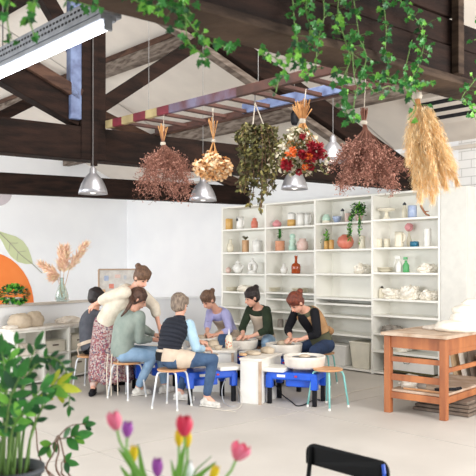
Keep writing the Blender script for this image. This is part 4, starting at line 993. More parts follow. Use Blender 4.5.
    if skirt is None:
        mb = MB(); torso(mb, p, .006, 0, .12)
        for sd in (1, -1):
            hp, kn, an, toe = LJ[sd]
            mb.ball(hp-Z*.0, .105, n=14)
            mb.chain([hp, hp+(kn-hp)*.5, kn], [.104, .09, .068], 14); c = kn+(an-kn)*(.90); mb.chain([kn, kn+(an-kn)*.4, c], [.067, .062, .05], 14)
        sub(mb, 'trousers', pants, t, smooth=True, remesh=.012, sm_it=3)
    for sd in (1, -1):
        hp, kn, an, toe = LJ[sd]; d = V((toe.x-an.x, toe.y-an.y, 0)).normalized(); z0 = min(an.z-.07, toe.z-.03) if False else .0
        base = V((an.x, an.y, toe.z-.03)); mb = MB(); side = d.cross(Z)
        mb.ball(base-d*.035+Z*.045, (.037, .05, .045), side, d, Z, 12, 8); mb.ball(base+d*.06+Z*.042, (.042, .085, .042), side, d, Z, 12, 8); mb.ball(base+d*.13+Z*.034, (.042, .055, .034), side, d, Z, 12, 8); mb.chain([base+Z*.06, base+Z*.095], [.04, .038], 12)
        so = sub(mb, 'shoe', shoes, t, smooth=True, remesh=.009, sm_it=2)
        mb = MB(); st = []
        for q, w_ in ((-.085,.02),(-.07,.034),(0,.036),(.08,.044),(.15,.038),(.185,.018)): st.append((base+d*q+Z*.009, side, Z, w_, .012))
        mb.loft(st, 10); sub(mb, 'sole', 'shoe_white' if shoes == 'shoe_white' else 'black_plastic', so, smooth=True)
    # ---- hair
    mb = MB(); mb.ball(head+u*.036-f*.022, (.088, .098, .100), r, f, u, 22, 14)
    mb.ball(head-u*.01-f*.03, (.092, .062, .07), r, f, u, 16, 10)
    for k in range(14):
        a = -1.9+3.8*k/13; mb.chain([head+u*.115-f*.01, head+u*.085+r*.075*math.sin(a)+f*.06*math.cos(a), head+u*.03+r*.092*math.sin(a)+f*(.083*math.cos(a)-.01)], [.022, .017, .010], 6)
    mb.ball(head+u*.005-f*.045, (.08, .066, .085), r, f, u, 18, 12)
    hairfn(mb, head, f, r, u); bk = head+u*.05-f*.11
    for k in range(52):
        th = R.uniform(-2.0, 2.0); ph = R.uniform(.15, 1.25); q = []
        for j in range(5):
            v_ = j/4; a_ = th*(1-.25*v_)+(.0 if abs(th) < 1.5 else 0); e_ = ph+(1.9-ph)*v_*.55
            d_ = (f*math.cos(a_)+r*math.sin(a_))*math.cos(e_)+u*math.sin(e_) if v_ < .5 else None
            base_ = head+u*.034-f*.022
            d0 = ((f*math.cos(th)+r*math.sin(th))*math.cos(ph)+u*math.sin(ph)); d1 = (bk-base_).normalized()*1.0
            dd = (d0*(1-v_)+d1*v_).normalized(); q.append(base_+f*dd.dot(f.normalized())*.097/1.0+r*dd.dot(r.normalized())*.088+u*dd.dot(u.normalized())*.099)
        mb.chain(q, [.006,.010,.010,.010,.008], 6)
    sub(mb, 'hair', hair, t, smooth=True, remesh=.0075, sm_it=1)
    return t, p, J, LJ
def band(t, p, t0, t1, inf, m, name, label=None, n=30):
    mb = MB(); torso(mb, p, inf, t0, t1, n=n); return sub(mb, name, m, t, smooth=True, label=label)
def patch(t, p, t0, t1, a0_, a1_, inf, m, name, label=None, flare=0):
    """piece of cloth wrapped round the torso between two angles (0 = right side, 90 = front)"""
    tmp = MB(); st = torso(tmp, p, inf, t0, t1); mb = MB(); N = 12; vs = []; fs = []
    sgn = 1
    for k, (c, ax, ay, ra, rb) in enumerate(st):
        for i in range(N+1):
            a = math.radians(a0_+(a1_-a0_)*i/N); vs.append(c+ax*math.cos(a)*ra+ay*math.sin(a)*rb)
    for k in range(len(st)-1):
        for i in range(N): q = k*(N+1)+i; fs.append((q, q+1, q+N+2, q+N+1))
    mb.add(vs, fs); return sub(mb, name, m, t, smooth=True, solid=.006, label=label)
def lap_cloth(t, LJ, m, name='apron_skirt', rad=.112, frac=.8, start=0):
    """apron draped over the thighs"""
    mb = MB()
    for sd in (1, -1):
        hp, kn = LJ[sd][:2]; q = hp+(kn-hp)*frac; mb.chain([hp+(q-hp)*start+Z*.01, hp+(q-hp)*(.5+start/2)+Z*.01, q+Z*.008], [.118, .107, .106-.036*frac], 14)
    a = LJ[1]; c = LJ[-1]; m0 = (a[0]+c[0])/2; m1 = m0+((a[1]+c[1])/2-m0)*frac*.9; mb.chain([m0.lerp(m1, start)+Z*.02, m1+Z*.02], [.10, .065], 14)
    return sub(mb, name, m, t, smooth=True, remesh=.012, sm_it=3)

def bun(h, bk, sz):
    def fn(mb, head, f, r, u):
        mb.ball(head+u*h-f*bk, sz, n=14, noise=.06); mb.ball(head+u*(h-.03)-f*(bk-.03), sz*.9, n=12)
    return fn
def pony(pts, r0, r1):
    def fn(mb, head, f, r, u):
        mb.chain([head+u*.02-f*.09]+[V(q) for q in pts], [r0]+[r0+(r1-r0)*(i+1)/len(pts) for i in range(len(pts))], 12)
        mb.chain([head+u*.01+r*.07+f*.03, head-u*.06+r*.07-f*.02], [.022, .018], 8); mb.chain([head+u*.01-r*.07+f*.03, head-u*.06-r*.07-f*.02], [.022, .018], 8)
    return fn
GP = 'people in the pottery class'
# --- P1 seated far left, seen from behind
pel = PZ(92, 9.55, .565); neck = P(95, 310.5, 9.72); head = P(96.5, 297.5, 9.8)
fw = V((.80,.60,0)); tgt = PZ(122, 10.15, .60)
kn = {1: PZ(114, 9.65, .50), -1: PZ(108, 9.98, .50)}; an = {1: PZ(114, 9.75, .10), -1: PZ(109, 10.1, .10)}
t, p, J, LJ = person('person in charcoal sweater seated with back turned at far left, dark hair', GP, pel, neck, head, fw, V((.7,.6,-.35)), fw,
  {1: (tgt-V((0,.12,0)), V((0,-.6,-1)), V((1,.3,-.2)), -Z, .6), -1: (tgt+V((-.1,.15,0)), V((-.6,.3,-1)), V((1,0,-.2)), -Z, .6)},
  {k: (kn[k], an[k], V((an[k].x+.12, an[k].y+.08, .035))) for k in (1,-1)}, 'cloth_charcoal', 1.85, 'cloth_black', 'shoe_black', 'hair_dark', bun(.05, .09, .03), curve=.07)
band(t, p, .13, .21, .026, 'apron_beige', 'apron_tie', label='beige apron tie'); 
mb = MB(); q = p['spine'][1]-fw.normalized()*.15; mb.ball(q+Z*.0, (.035,.015,.022), n=10); mb.tube([q, q-Z*.06-V((.03,0,0)), q-Z*.14-V((.01,0,0))], .008, 5); sub(mb, 'tie_knot', 'apron_beige', t)

# --- P3 sage sweater
pel = PZ(124, 8.93, .57); neck = P(134, 311.5, 9.0); head = P(138.5, 298.5, 9.06); fw = V((.80,.60,0)).normalized(); hf = V((.97,.25,0)).normalized()
t3_, p3_, J3, L3 = person('woman in sage green sweater and light jeans seated with long brown ponytail', GP, pel, neck, head, fw, V((.93,.12,-.55)), hf,
  {1: (PZ(151, 9.1, .70), V((-.3,-.4,-1)), V((.9,.5,-.2)), -Z, .7), -1: (PZ(158, 9.5, .68), V((-.3,.6,-1)), V((.8,-.3,-.2)), -Z, .7, -1)},
  {1: (PZ(153, 8.88, .52), PZ(138, 9.02, .11), PZ(146, 9.08, .035)), -1: (PZ(161, 9.25, .52), PZ(164, 9.22, .11), PZ(170, 9.3, .035))},
  'cloth_sage', 1.85, 'denim_light', 'shoe_white', 'hair_brown', pony([P(131,303,8.86), P(126,311,8.80), P(121.5,316,8.78)], .036, .012), curve=.07, loose=.018)
band(t3_, p3_, .06, .13, .024, 'apron_beige', 'apron_tie', label='cream apron tie')
for dx in (0, .05, .13):
    q = p3_['spine'][0]-fw*.16+Z*.02+V((dx-.04, -.02, 0)); mb = MB(); mb.tube([q, q-Z*.2-V((.01,.04,0)), q-Z*.5-V((0,.05,0))], .006, 5); sub(mb, 'apron_string', 'cloth_cream', t3_)

# --- P4 black quilted vest
pel = PZ(170, 8.36, .575); neck = P(180, 319.5, 8.5); head = P(180, 304.5, 8.56); fw = V((.62,.78,0)).normalized(); hf = V((.93,.36,0)).normalized()
t4, p4, J4, L4 = person('woman in black quilted vest, light blue sleeves and jeans seated with her back to us', GP, pel, neck, head, fw, V((.55,.8,-.25)), hf,
  {1: (PZ(203, 8.56, .64), V((.25,-.5,-1)), V((.9,.45,-.1)), -Z, .7), -1: (PZ(205, 8.95, .64), V((-.6,.3,-1)), V((.9,-.1,-.2)), -Z, .7, -1)},
  {1: (PZ(213, 8.30, .55), PZ(206.5, 8.32, .12), PZ(219, 8.24, .035)), -1: (PZ(192, 8.85, .53), PZ(180, 8.72, .12), PZ(187, 8.7, .035))},
  'cloth_black', 1.8, 'denim', 'shoe_white', 'hair_grey', bun(.03, .085, .04), vest=('cloth_lightblue',), curve=.06)
for i in range(8):     # quilted rings
    a = .26+i*.085; mb = MB(); tmp = MB(); st = torso(tmp, p4, .022, a, a+.08)
    mb.loft([(c, x, y, rx+.009*math.sin(math.pi*k/12)-.002, ry+.009*math.sin(math.pi*k/12)-.002) for k, (c, x, y, rx, ry) in enumerate(st)], 24); sub(mb, 'quilt_ring', 'cloth_navy', t4, smooth=True)
mb = MB(); mb.lathe([(.068,0),(.074,.03),(.07,.065),(.06,.065),(.06,0)], neck-(neck-pel).normalized()*.03, n=20, ax=(head-neck).normalized()); sub(mb, 'collar', 'cloth_navy', t4, smooth=True)
patch(t4, p4, .0, .27, -55, 60, .042, 'apron_beige', 'apron_waist', 'beige apron wrapped round the hip')
band(t4, p4, .19, .25, .030, 'apron_beige', 'apron_tie')
lap_cloth(t4, L4, 'apron_beige', frac=.5, start=.45)
band(t4, p4, .0, .2, .036, 'cloth_black', 'shirt_tail', label='black shirt tail at the back')
mb = MB(); q = p4['spine'][4]-fw*.142+V((.03,0,-.04)); mb.box(q, (.035,.004,.01), fw.cross(Z)); sub(mb, 'tag', 'galvanised', t4, label='tiny pale tag at the vest hem')

# --- P5 lilac shirt, far side
fw = V((-.72,-.69,0)).normalized()
pel = PZ(228, 11.02, .57); neck = P(216.5, 309.5, 10.82); head = P(207.5, 299.5, 10.68)
t5, p5, J5, L5 = person('woman in lilac shirt and cream apron leaning over her wheel, hair in a bun', GP, pel, neck, head, fw, V((-.62,-.55,-.68)), fw,
  {1: (PZ(207, 10.5, .63), V((-.8,.5,-1)), V((.3,-.9,-.1)), -Z, .6, -1), -1: (PZ(216, 10.45, .62), V((.9,-.3,-1)), V((-.8,-.3,-.1)), -Z, .6)},
  {1: (PZ(214, 10.82, .50), PZ(213, 10.8, .11), PZ(211, 10.7, .035)), -1: (PZ(231, 10.5, .50), PZ(232, 10.55, .11), PZ(230, 10.42, .035))},
  'cloth_lilac', 1.12, 'denim_light', 'shoe_white', 'hair_light_brown', bun(.05, .135, .042), curve=.05)
patch(t5, p5, .05, .8, 38, 142, .022, 'apron_beige', 'apron_bib', 'cream apron bib'); lap_cloth(t5, L5, 'apron_beige', frac=.9)
# --- P6 dark green
pel = PZ(263.5, 10.52, .575); neck = P(257.5, 306.5, 10.36); head = P(251.5, 297, 10.25)
t6, p6, J6, L6 = person('woman in dark green sweater and cream apron, dark hair in a bun', GP, pel, neck, head, fw, V((-.85,-.38,-.36)), fw,
  {1: (PZ(243, 10.22, .63), V((-.6,.5,-1)), V((-.5,-.8,-.1)), -Z, .6, -1), -1: (PZ(251, 10.12, .63), V((.9,-.3,-1)), V((-.95,-.3,-.1)), -Z, .6)},
  {1: (PZ(246, 10.45, .50), PZ(247, 10.5, .11), PZ(244, 10.4, .035)), -1: (PZ(266, 10.12, .53), PZ(266, 10.25, .11), PZ(263, 10.15, .035))},
  'cloth_forest', 1.1, 'denim_light', 'shoe_white', 'hair_dark', bun(.10, .10, .044), curve=.05)
patch(t6, p6, .05, .86, 38, 142, .022, 'apron_beige', 'apron_bib', 'cream apron bib')
band(t6, p6, .1, .2, .022, 'apron_beige', 'apron_tie')
# --- P7 tan vest
pel = PZ(321, 9.83, .57); neck = P(303.5, 308.5, 9.66); head = P(295.5, 302.5, 9.52)
t7, p7, J7, L7 = person('woman in tan vest with black sleeves bending over her wheel, auburn hair', GP, pel, neck, head, fw, V((-.62,-.45,-.8)), fw,
  {1: (PZ(291, 9.66, .65), V((-.5,.6,-1)), V((-.5,-.85,-.1)), -Z, .6, -1), -1: (PZ(300, 9.52, .65), V((1.2,-.3,-.8)), V((-.98,-.1,-.05)), -Z, .6)},
  {1: (PZ(301, 9.9, .50), PZ(303, 9.95, .11), PZ(299, 9.85, .035)), -1: (PZ(314, 9.38, .52), PZ(317, 9.48, .11), PZ(313, 9.38, .035))},
  'cloth_olive', 1.2, 'denim_dark', 'shoe_white', 'hair_auburn', bun(.05, .14, .042), vest=('cloth_black',), curve=.07)
band(t7, p7, .36, .9, .028, 'cloth_tan', 'vest', label='tan vest')
patch(t7, p7, .3, .98, 62, 118, .034, 'cloth_black', 'shirt_front', 'black shirt front')
mb = MB(); c = p7['spine'][3]-fw*.15; mb.ball(c, (.15,.07,.075), p7['right'], fw, Z, 14, 8, .06); sub(mb, 'bunched_vest', 'cloth_tan', t7, smooth=True, label='bunched up back of the tan vest')

# --- P2 standing teacher
pel = P(110, 321, 9.22); neck = P(134, 288.5, 9.12); head = P(142.5, 277, 9.05)
fw = V((.85,-.30,0)).normalized(); hf = V((.95,-.25,0)).normalized()
t2_, p2_, J2, L2 = person('standing woman in cream sweater and long flowery skirt leaning over to help', GP, pel, neck, head, fw, V((.55,-.55,-.62)), hf,
  {1: (P(89, 306.5, 9.3), V((-.1,-.3,.25)), V((-.75,.15,-.6)), V((.2,.3,-1)), .5), -1: (P(158.5, 324, 9.22), V((.9,.3,-.2)), V((.35,0,-.9)), V((-.5,.5,0)), .5)},
  {1: (V((pel.x+.02, pel.y-.07, .50)), PZ(93.5, 9.12, .11), PZ(91.5, 8.98, .035)), -1: (V((pel.x+.06, pel.y+.10, .50)), PZ(116, 9.44, .11), PZ(117, 9.3, .035))},
  'cloth_cream', 1.15, 'denim', 'shoe_black', 'hair_light_brown', bun(.06, .135, .042), curve=.04, skirt=True, loose=.03, build=1.08)
mb = MB(); st = []; ws = p2_['spine'][1]+Z*.02-hf*.02
hem = PZ(110.5, 9.22, .16)
for i in range(15):
    u = i/14; c = ws+(hem-ws)*u; st.append((c, u))
n = 64; vs = []; fs = []
for c, u in st:
    rx = .168+(.270-.168)*min(1, u*1.3)**.7; ry = .150+(.235-.150)*min(1, u*1.3)**.7
    for i in range(n):
        a = 2*math.pi*i/n; k = 1+u*.07*math.sin(9*a+2*math.sin(a))+u*.03*math.sin(17*a); vs.append(c+V((math.cos(a)*rx*k, math.sin(a)*ry*k, u*.02*math.sin(5*a))))
for k in range(14):
    for i in range(n): j = (i+1) % n; fs.append((k*n+i, k*n+j, (k+1)*n+j, (k+1)*n+i))
mb.add(vs, fs); sub(mb, 'skirt', 'cloth_floral', t2_, smooth=True, solid=.006)
for sd in (1, -1):
    an = L2[sd][2]; mb = MB(); mb.cone(V((an.x, an.y, .09)), V((an.x, an.y, .2)), .043, .046, 14); sub(mb, 'sock', 'cloth_black' if sd < 0 else 'glaze_rose', t2_, smooth=True)
# ================================================================ dried bunches hung from the ladder
def hook_cord(t, top, up, m='twine', r=.0035, name='cord'):
    mb = MB(); mb.tube([top, up], r, 5); sub(mb, name, m, t)
def ladder_z(): return ZL-.03
def twig_bunch(px, y0, y1, Y, w, label, dots, cols, seedn=0, stemm='rust_stem', top=(0, 0), cone=0, dr=.0048):
    """airy bunch: bound stems at the top, branching twigs with many tiny flowers"""
    tp = P(px+top[0], y0+top[1], Y); bt = P(px, y1, Y); H = tp.z-bt.z; r = w*Y/F/2
    t = thing('dried_bunch', bt, label, 'dried flowers', 'dried bunches hanging from the ladder')
    st = MB(); fl_ = MB(); tie = tp-Z*H*.16; mid = P(px, y0+(y1-y0)*.22, Y)
    for i in range(60):
        a = R.uniform(0, 6.28); q = R.random()**.5; base = tp+V((math.cos(a), math.sin(a), 0))*.03*R.random()+Z*R.uniform(-.02, .02)
        u = R.random(); fz = .35+.65*R.uniform(.4,1); fz = fz if not cone else .42+.58*R.uniform(.3,1); endz = tp.z-H*fz; rr = r*q*(.55+.45*math.sin(math.pi*min(1,fz*.75))) if not cone else r*(q*.85+.12)*(1.0 if fz < .85 else .8)
        e = V((bt.x+math.cos(a)*rr, Y+math.sin(a)*rr*.9, endz)); m1 = tie.lerp(mid, .5)+V((math.cos(a), math.sin(a), 0))*.018
        st.tube([base, tie+V((math.cos(a), math.sin(a),0))*.008, m1, m1.lerp(e, .5)+V((math.cos(a), math.sin(a),0))*r*(.18 if not cone else .0)*q, e], .0035, 4, .0015)
        for k in range(dots):
            s_ = R.uniform(.25 if not cone else .45, 1.05); c = m1.lerp(e, s_)+V((math.cos(a), math.sin(a),0))*r*(.3 if not cone else -.02)*q*math.sin(math.pi*min(1,s_)); d = rnd_dir()*R.uniform(.2, 1)*r*(.30 if not cone else .2); c2 = c+d
            if R.random() < .7: st.tube([c, c2], .0012, 3)
            fl_.mi = R.randrange(len(cols)); fl_.octa(c2, dr*R.uniform(.6, 1.5))
            fl_.octa(c2+rnd_dir()*.015, dr*R.uniform(.5, 1.1))
    sub(st, 'stems', stemm, t); sub(fl_, 'flower_heads', cols, t)
    mb = MB(); mb.lathe([(.022,-.014),(.026,0),(.022,.014)], tie, n=14); sub(mb, 'twine_tie', 'twine', t)
    return t, tp, tie
t, tp, ti = twig_bunch(166, 133, 200, 6.75, 58, 'rust pink airy dried bunch, leftmost hanging from the ladder', 46, ['rust_flower','rust_light','rust_stem'], top=(-3,0))
hook_cord(t, tp-Z*.05, PZ(164, 6.75, ZL-.04))
mb = MB()
for i in range(14): mb.tube([ti, tp+rnd_dir()*.05+Z*.05], .004, 4)
sub(mb, 'stem_ends', 'straw', t)
t, tp, ti = twig_bunch(367, 122, 190, 5.35, 84, 'wide rust brown airy dried bunch, the biggest, hanging left of the pampas', 70, ['rust_flower','rust_light','rust_stem'], top=(-3,-12), cone=1)
hook_cord(t, tp-Z*.02, PZ(366, 5.35, ZL-.02))
# peach hydrangea bunch
Y = 6.45; c = P(213, 165, Y)
t = thing('dried_bunch', c-Z*.12, 'peach and cream hydrangea bunch with straw stems, second from left', 'dried flowers', 'dried bunches hanging from the ladder')
st = MB(); 
for i in range(12): 
    a = R.uniform(0,6.28); st.tube([P(213,120+R.uniform(-3,4),Y)+V((math.cos(a),math.sin(a),0))*R.uniform(.01,.05), P(213.5,140,Y), c+V((math.cos(a)*.07,math.sin(a)*.07,0))], .004, 4)
sub(st, 'stems', 'straw', t); mb = MB(); mb.lathe([(.016,-.012),(.02,0),(.016,.012)], P(213.5,141,Y), n=12); sub(mb, 'twine_tie', 'twine', t)
for hx, hy, hr_, dy in ((201,167,9,-.03),(213,163,11,-.05),(225,167,9,-.02),(208,172,9,.04),(219,171,10,.03),(212,158,8,.02)):
    mb = MB(); hc = P(hx, hy, Y+dy); rr = hr_*Y/F
    for i in range(230):
        d = rnd_dir(); mb.mi = R.randrange(2); mb.blade(hc+d*rr*R.uniform(.5,1), (rnd_dir()+d*.3), d, .03, .03, bend=.3, seg=2)
    sub(mb, 'flower_head', ['peach_petal','peach_light'], t)
hook_cord(t, P(213,140,Y), PZ(213, Y, ZL-.04))
# olive trailing plant in a hanging pot
Y = 6.1; pc = P(257, 151, Y)
t = thing('hanging_planter', pc, 'pale grey hanging pot overflowing with dried olive green foliage, centre of the ladder', 'plant')
mb = MB(); k = Y/F; mb.lathe([(6*k,0),(8*k,2*k),(10*k,17*k),(10.6*k,18*k),(9.6*k,18*k),(7*k,3*k),(0,2*k)], pc, n=24); sub(mb, 'pot', 'pot_light', t, smooth=True)
apex = P(255, 103, Y)
for a in (0, 2.1, 4.2):
    mb = MB(); mb.tube([pc+V((math.cos(a)*10*k, math.sin(a)*10*k, 17*k)), apex], .005, 5); sub(mb, 'hanger_cord', 'twine', t)
mb = MB(); mb.tube([apex, PZ(255, Y, ZL)], .006, 5); sub(mb, 'hook', 'wire', t)
mb = MB(); sm = MB()
for k2 in range(44):
    a = R.uniform(0, 6.28); q = R.uniform(.5, 1); d = V((math.cos(a), math.sin(a), 0)); out = R.uniform(.03, .165)*q+.02
    L = R.choice((.12,.25,.38,.5,.58,.68))*R.uniform(.8,1.05)*(1.12-abs(d.x)*.35); s0 = pc+Z*17*k+d*8*k; pts = [s0, s0+d*out*.6+Z*.045, s0+d*out-Z*L*.25, s0+d*(out*.95)-Z*L*.6+rnd_dir()*.02, s0+d*out*.75-Z*L+rnd_dir()*.03]
    sm.tube(pts, .003, 4)
    for i in range(int(18+L*95)):
        u = R.random(); j = min(3, int(u*4)); q2 = pts[j].lerp(pts[j+1], u*4-j); mb.mi = R.choice((0,0,0,1,1,2)); mb.blade(q2+rnd_dir()*.012, rnd_dir()-Z*.5, rnd_dir(), R.uniform(.03,.055), .028, bend=.35, seg=3)
sub(sm, 'stems', 'stem_brown', t); sub(mb, 'foliage', ['dry_olive','dry_green','dry_light'], t)
# red, ivory and orange bunch
Y = 5.8; tp = P(302, 104, Y)
t = thing('dried_bunch', P(301, 176, Y), 'ivory and crimson flower bunch with orange blooms, right of the olive planter', 'dried flowers', 'dried bunches hanging from the ladder')
tie = P(302.5, 121, Y); st = MB()
for i in range(40):
    a = R.uniform(0,6.28); top_ = tie+V((math.cos(a)*R.uniform(.02,.09), math.sin(a)*.06, R.uniform(.10,.17))); e = P(301+R.uniform(-17,18), R.uniform(140,168), Y+R.uniform(-.1,.1)); st.tube([top_, tie+V((math.cos(a), math.sin(a),0))*.012, e], .0042, 4)
sub(st, 'stems', 'straw', t); mb = MB(); mb.lathe([(.022,-.02),(.026,0),(.022,.02)], tie, n=12); sub(mb, 'twine_tie', 'twine', t)
mb = MB()
for i in range(900):
    x = max(-1.1,min(1.1,R.gauss(0, .55))); y = R.uniform(0,1); w_ = 8+18*min(1, y*1.6); c = P(299+x*w_, 128+y*46, Y+R.uniform(-.12,.12)); mb.mi = R.randrange(2); mb.blade(c, rnd_dir()-Z*.2, rnd_dir(), R.uniform(.025,.045), .026, bend=.3, seg=2)
sub(mb, 'ivory_sprays', ['ivory_petal','dry_green'], t)
def bloom(hx, hy, rr, m, dy, n=70):
    mb = MB(); hc = P(hx, hy, Y+dy)
    for i in range(n): d = rnd_dir(); mb.blade(hc+d*rr*.35, d+rnd_dir()*.4, rnd_dir(), rr*.8, rr*.45, bend=.35, seg=2)
    return mb
for x, y, r_, dy in ((316,150,.07,-.1),(309,157,.06,-.14),(287,165,.05,-.14),(302,154,.035,-.15),(323,155,.04,-.05),(299,172,.03,-.1),(303,136,.03,-.1),(312,146,.045,-.14),(311,167,.03,-.12)): sub(bloom(x,y,r_,'',dy), 'crimson_bloom', 'crimson_petal', t)
for x, y, r_, dy in ((291,153,.045,-.16),(309,156,.03,-.18),(284,161,.028,-.1),(305,167,.028,-.15),(293,150,.03,-.16)): sub(bloom(x,y,r_,'',dy,40), 'orange_bloom', 'orange_petal', t)
hook_cord(t, tie, PZ(306, Y, ZL-.03))
# pampas grass
Y = 4.62; tp = P(417, 88, Y)
t = thing('pampas_bunch', P(432, 206, Y), 'big pale golden pampas grass bunch hanging at upper right', 'pampas grass')
mb = MB(); mb.lathe([(.028,-.02),(.034,0),(.028,.02)], P(417, 96, Y), n=14); sub(mb, 'twine_tie', 'twine', t)
mb = MB()
for i in range(14): mb.tube([tp+rnd_dir()*.03+Z*.09, P(417, 97, Y)+rnd_dir()*.012, P(418,115,Y)+rnd_dir()*.03], .004, 4)
sub(mb, 'stems', 'straw', t)
tips = [(411,150),(414,190),(420,203),(426,196),(433,204),(437,194),(444,188),(450,178),(458,186),(455,170),(408,165),(430,180),(441,170),(422,176),(447,190),(416,170)]
for i, (tx, ty) in enumerate(tips):
    dy = R.uniform(-.12,.12); a = P(417,96,Y); mid = P(417+(tx-417)*.28+R.uniform(-1,1), 112, Y+dy*.5); tip = P(tx, ty, Y+dy); mb = MB(); L = (tip-mid).length
    for k in range(1300):
        u = R.random(); base = mid+(tip-mid)*u; wd = .050*(math.sin(math.pi*min(1,u*.8+.16)))**.6
        d = (tip-mid).normalized()*1.0+rnd_dir()*.5; mb.mi = R.choice((0,0,1)); mb.blade(base+rnd_dir()*wd*R.random()-(tip-mid).normalized()*.02, d, rnd_dir(), R.uniform(.03,.06), .0032, bend=.15, seg=1, shape=lambda q: 1-q*.9)
    sub(mb, 'plume', ['pampas','pampas_light'], t)

mb = MB(); q = on_line(417, NA+NN*.235, NA+NN*.235+ND); mb.tube([P(417,96,Y), V((q.x, q.y, 2.84)), V((q.x, q.y, 3.1))], .004, 5); sub(mb, 'cord', 'twine', t)
# ================================================================ ivy
IV = ['leaf_green','leaf_dark','leaf_light']
def ivy(label, path, Y, n, spread=3.5, L=.062, onN=-.05, sag=0, name='ivy_vine'):
    """path in picture columns and rows, hanging just in front of the near truss"""
    pts = []
    for q in path:
        x, y = q[:2]; o = q[2] if len(q) > 2 else 0
        if Y is None:
            b_ = on_line(x, NA+NN*onN, NA+NN*onN+ND); yy = b_.y+o
        else: yy = Y+o
        pts.append(P(x, y, yy))
    top = pts[0]
    t = thing(name, V((top.x, top.y, min(p_.z for p_ in pts))), label, 'ivy', 'ivy vines trailing over the near truss')
    sm = MB(); out = []
    for i in range(len(pts)-1):
        p0 = pts[max(i-1,0)]; p1 = pts[i]; p2 = pts[i+1]; p3 = pts[min(i+2,len(pts)-1)]
        for k in range(7): u = k/7; out.append(.5*((2*p1)+(p2-p0)*u+(2*p0-5*p1+4*p2-p3)*u*u+(3*p1-p0-3*p2+p3)*u**3))
    out.append(pts[-1]); sm.tube(out, .0028, 5)
    mb = MB(); tot = len(out)-1
    n = int(n*.8)
    for i in range(n):
        u = (i+R.random())/n*tot; j = min(tot-1, int(u)); c = out[j].lerp(out[j+1], u-j); k = c.y/F
        off = V((R.gauss(0,1)*spread*k, R.uniform(-.07,.03), R.gauss(0,.6)*spread*k)); e = c+off; sm.tube([c, e], .0013, 3)
        nrm = V((R.uniform(-.7,.7), -1, R.uniform(-.2,.7))); d = V((R.uniform(-.8,.8), R.uniform(-.3,.3), R.uniform(-1,.05)))
        mb.mi = R.choice((0,0,0,1,2)); mb.ivyleaf(e, d, nrm, L*.66*R.uniform(.55,1.15))
    sub(sm, 'stems', 'stem_green', t); sub(mb, 'leaves', IV, t); return t
ivy('ivy strand hanging at the top left corner over the tube light', [(6,-48),(10,-10),(7,14),(10,38)], None, 22, 4, .055)
ivy('ivy strand hanging left above the middle of the tube light', [(26,-46),(36,-10),(30,14),(34,36)], None, 26, 5, .055)
ivy('ivy strand over the grey tray end at top', [(58,-32),(66,-4),(84,4),(100,8)], None, 24, 4, .045)
ivy('ivy clump lying along the near truss, left part at top', [(128,-6),(142,4),(160,6),(178,4),(192,14)], None, 60, 7, .06)
ivy('ivy strand trailing right below the left part of the near truss', [(178,6),(192,26),(205,40),(222,46),(238,44)], None, 46, 5, .055)
ivy('ivy strand dropping left of the ladder middle from the clump', [(186,10),(186,30),(190,44),(204,56),(206,62)], None, 24, 4, .055)
ivy('ivy strand hanging to the ladder above the peach bunch', [(262,55),(272,56),(284,66),(279,78),(276,92)], None, 34, 5, .05)
ivy('short ivy strand hanging at the truss above the olive planter', [(292,-12),(294,20),(297,44),(294,60)], None, 36, 4, .055)
ivy('dense ivy strand hanging above the red and ivory bunch', [(308,-12),(306,10),(311,36),(300,56),(305,70)], None, 58, 6, .055)
ivy('ivy strand ending above the black lamp holder', [(322,-12),(324,16),(318,40),(314,68),(300,76)], None, 34, 4.5, .05)
ivy('dense long ivy strand at the truss, left of the rust bunch stems', [(340,-12),(338,14),(345,40),(350,60),(342,84),(346,110),(352,122)], None, 84, 6, .06)
ivy('thin ivy strand curling right of the dense long strand', [(352,-12),(356,16),(360,40),(366,56),(362,76),(356,92),(352,118)], None, 48, 6, .055)
ivy('ivy strand hanging alone between dense strand and arch', [(380,-12),(384,8),(386,30),(385,48),(384,60)], None, 38, 4, .055)
ivy('ivy strand arching right then down to the pampas tie', [(396,-12),(404,8),(420,24),(424,40),(420,60),(412,78)], None, 66, 5, .055)
ivy('ivy strand running level under the truss edge', [(372,74),(386,78),(400,80),(414,84),(428,84)], None, 74, 5, .055)
ivy('ivy leaves hanging before the rust bunch stems', [(352,50),(356,84),(368,86),(376,92),(388,86),(398,92)], None, 26, 6, .055)
ivy('ivy strand dangling over the pampas grass', [(412,40),(406,66),(404,84),(410,96),(416,108),(408,120)], None, 14, 6, .06)
ivy('ivy strand at the right edge over the air vent', [(482,70),(472,84),(462,98),(470,106),(476,120)], None, 36, 6, .055)
ivy('ivy leaves at the right edge near the truss post', [(484,10),(477,24),(480,36),(474,40)], None, 14, 4, .05)

# ================================================================ foreground: tall leafy potted plant on a stand
def side_table(c, r, h, label):
    t = thing('side_table', c, label, 'table'); mb = MB(); mb.lathe([(0,h-.03),(r-.005,h-.03),(r,h-.025),(r,h-.005),(r-.005,h),(0,h)], c, n=40); sub(mb, 'table_top', 'seat_wood', t)
    for i in range(3):
        a = i*2.094+.4; d = V((math.cos(a), math.sin(a), 0)); mb = MB(); mb.tube([c+d*r*.55+Z*(h-.03), c+d*r*.8], .014, 8); sub(mb, 'leg', 'white_metal', t)
c = PZ(10, 2.6, 0); ZP = .705
side_table(c, .26, ZP, 'small round table under the big potted plant')
pb = c+Z*ZP
t = thing('zz_plant', pb, 'large glossy green leafy plant in a dark grey pot at lower left', 'plant')
mb = MB(); mb.lathe([(.085,0),(.09,.01),(.112,.19),(.122,.192),(.122,.212),(.112,.212),(.104,.17),(0,.165)], pb+Z*.001, n=36); sub(mb, 'pot', 'pot_grey', t, smooth=True)
mb = MB(); mb.lathe([(0,.175),(.104,.178)], pb, n=24); sub(mb, 'soil', 'soil', t)
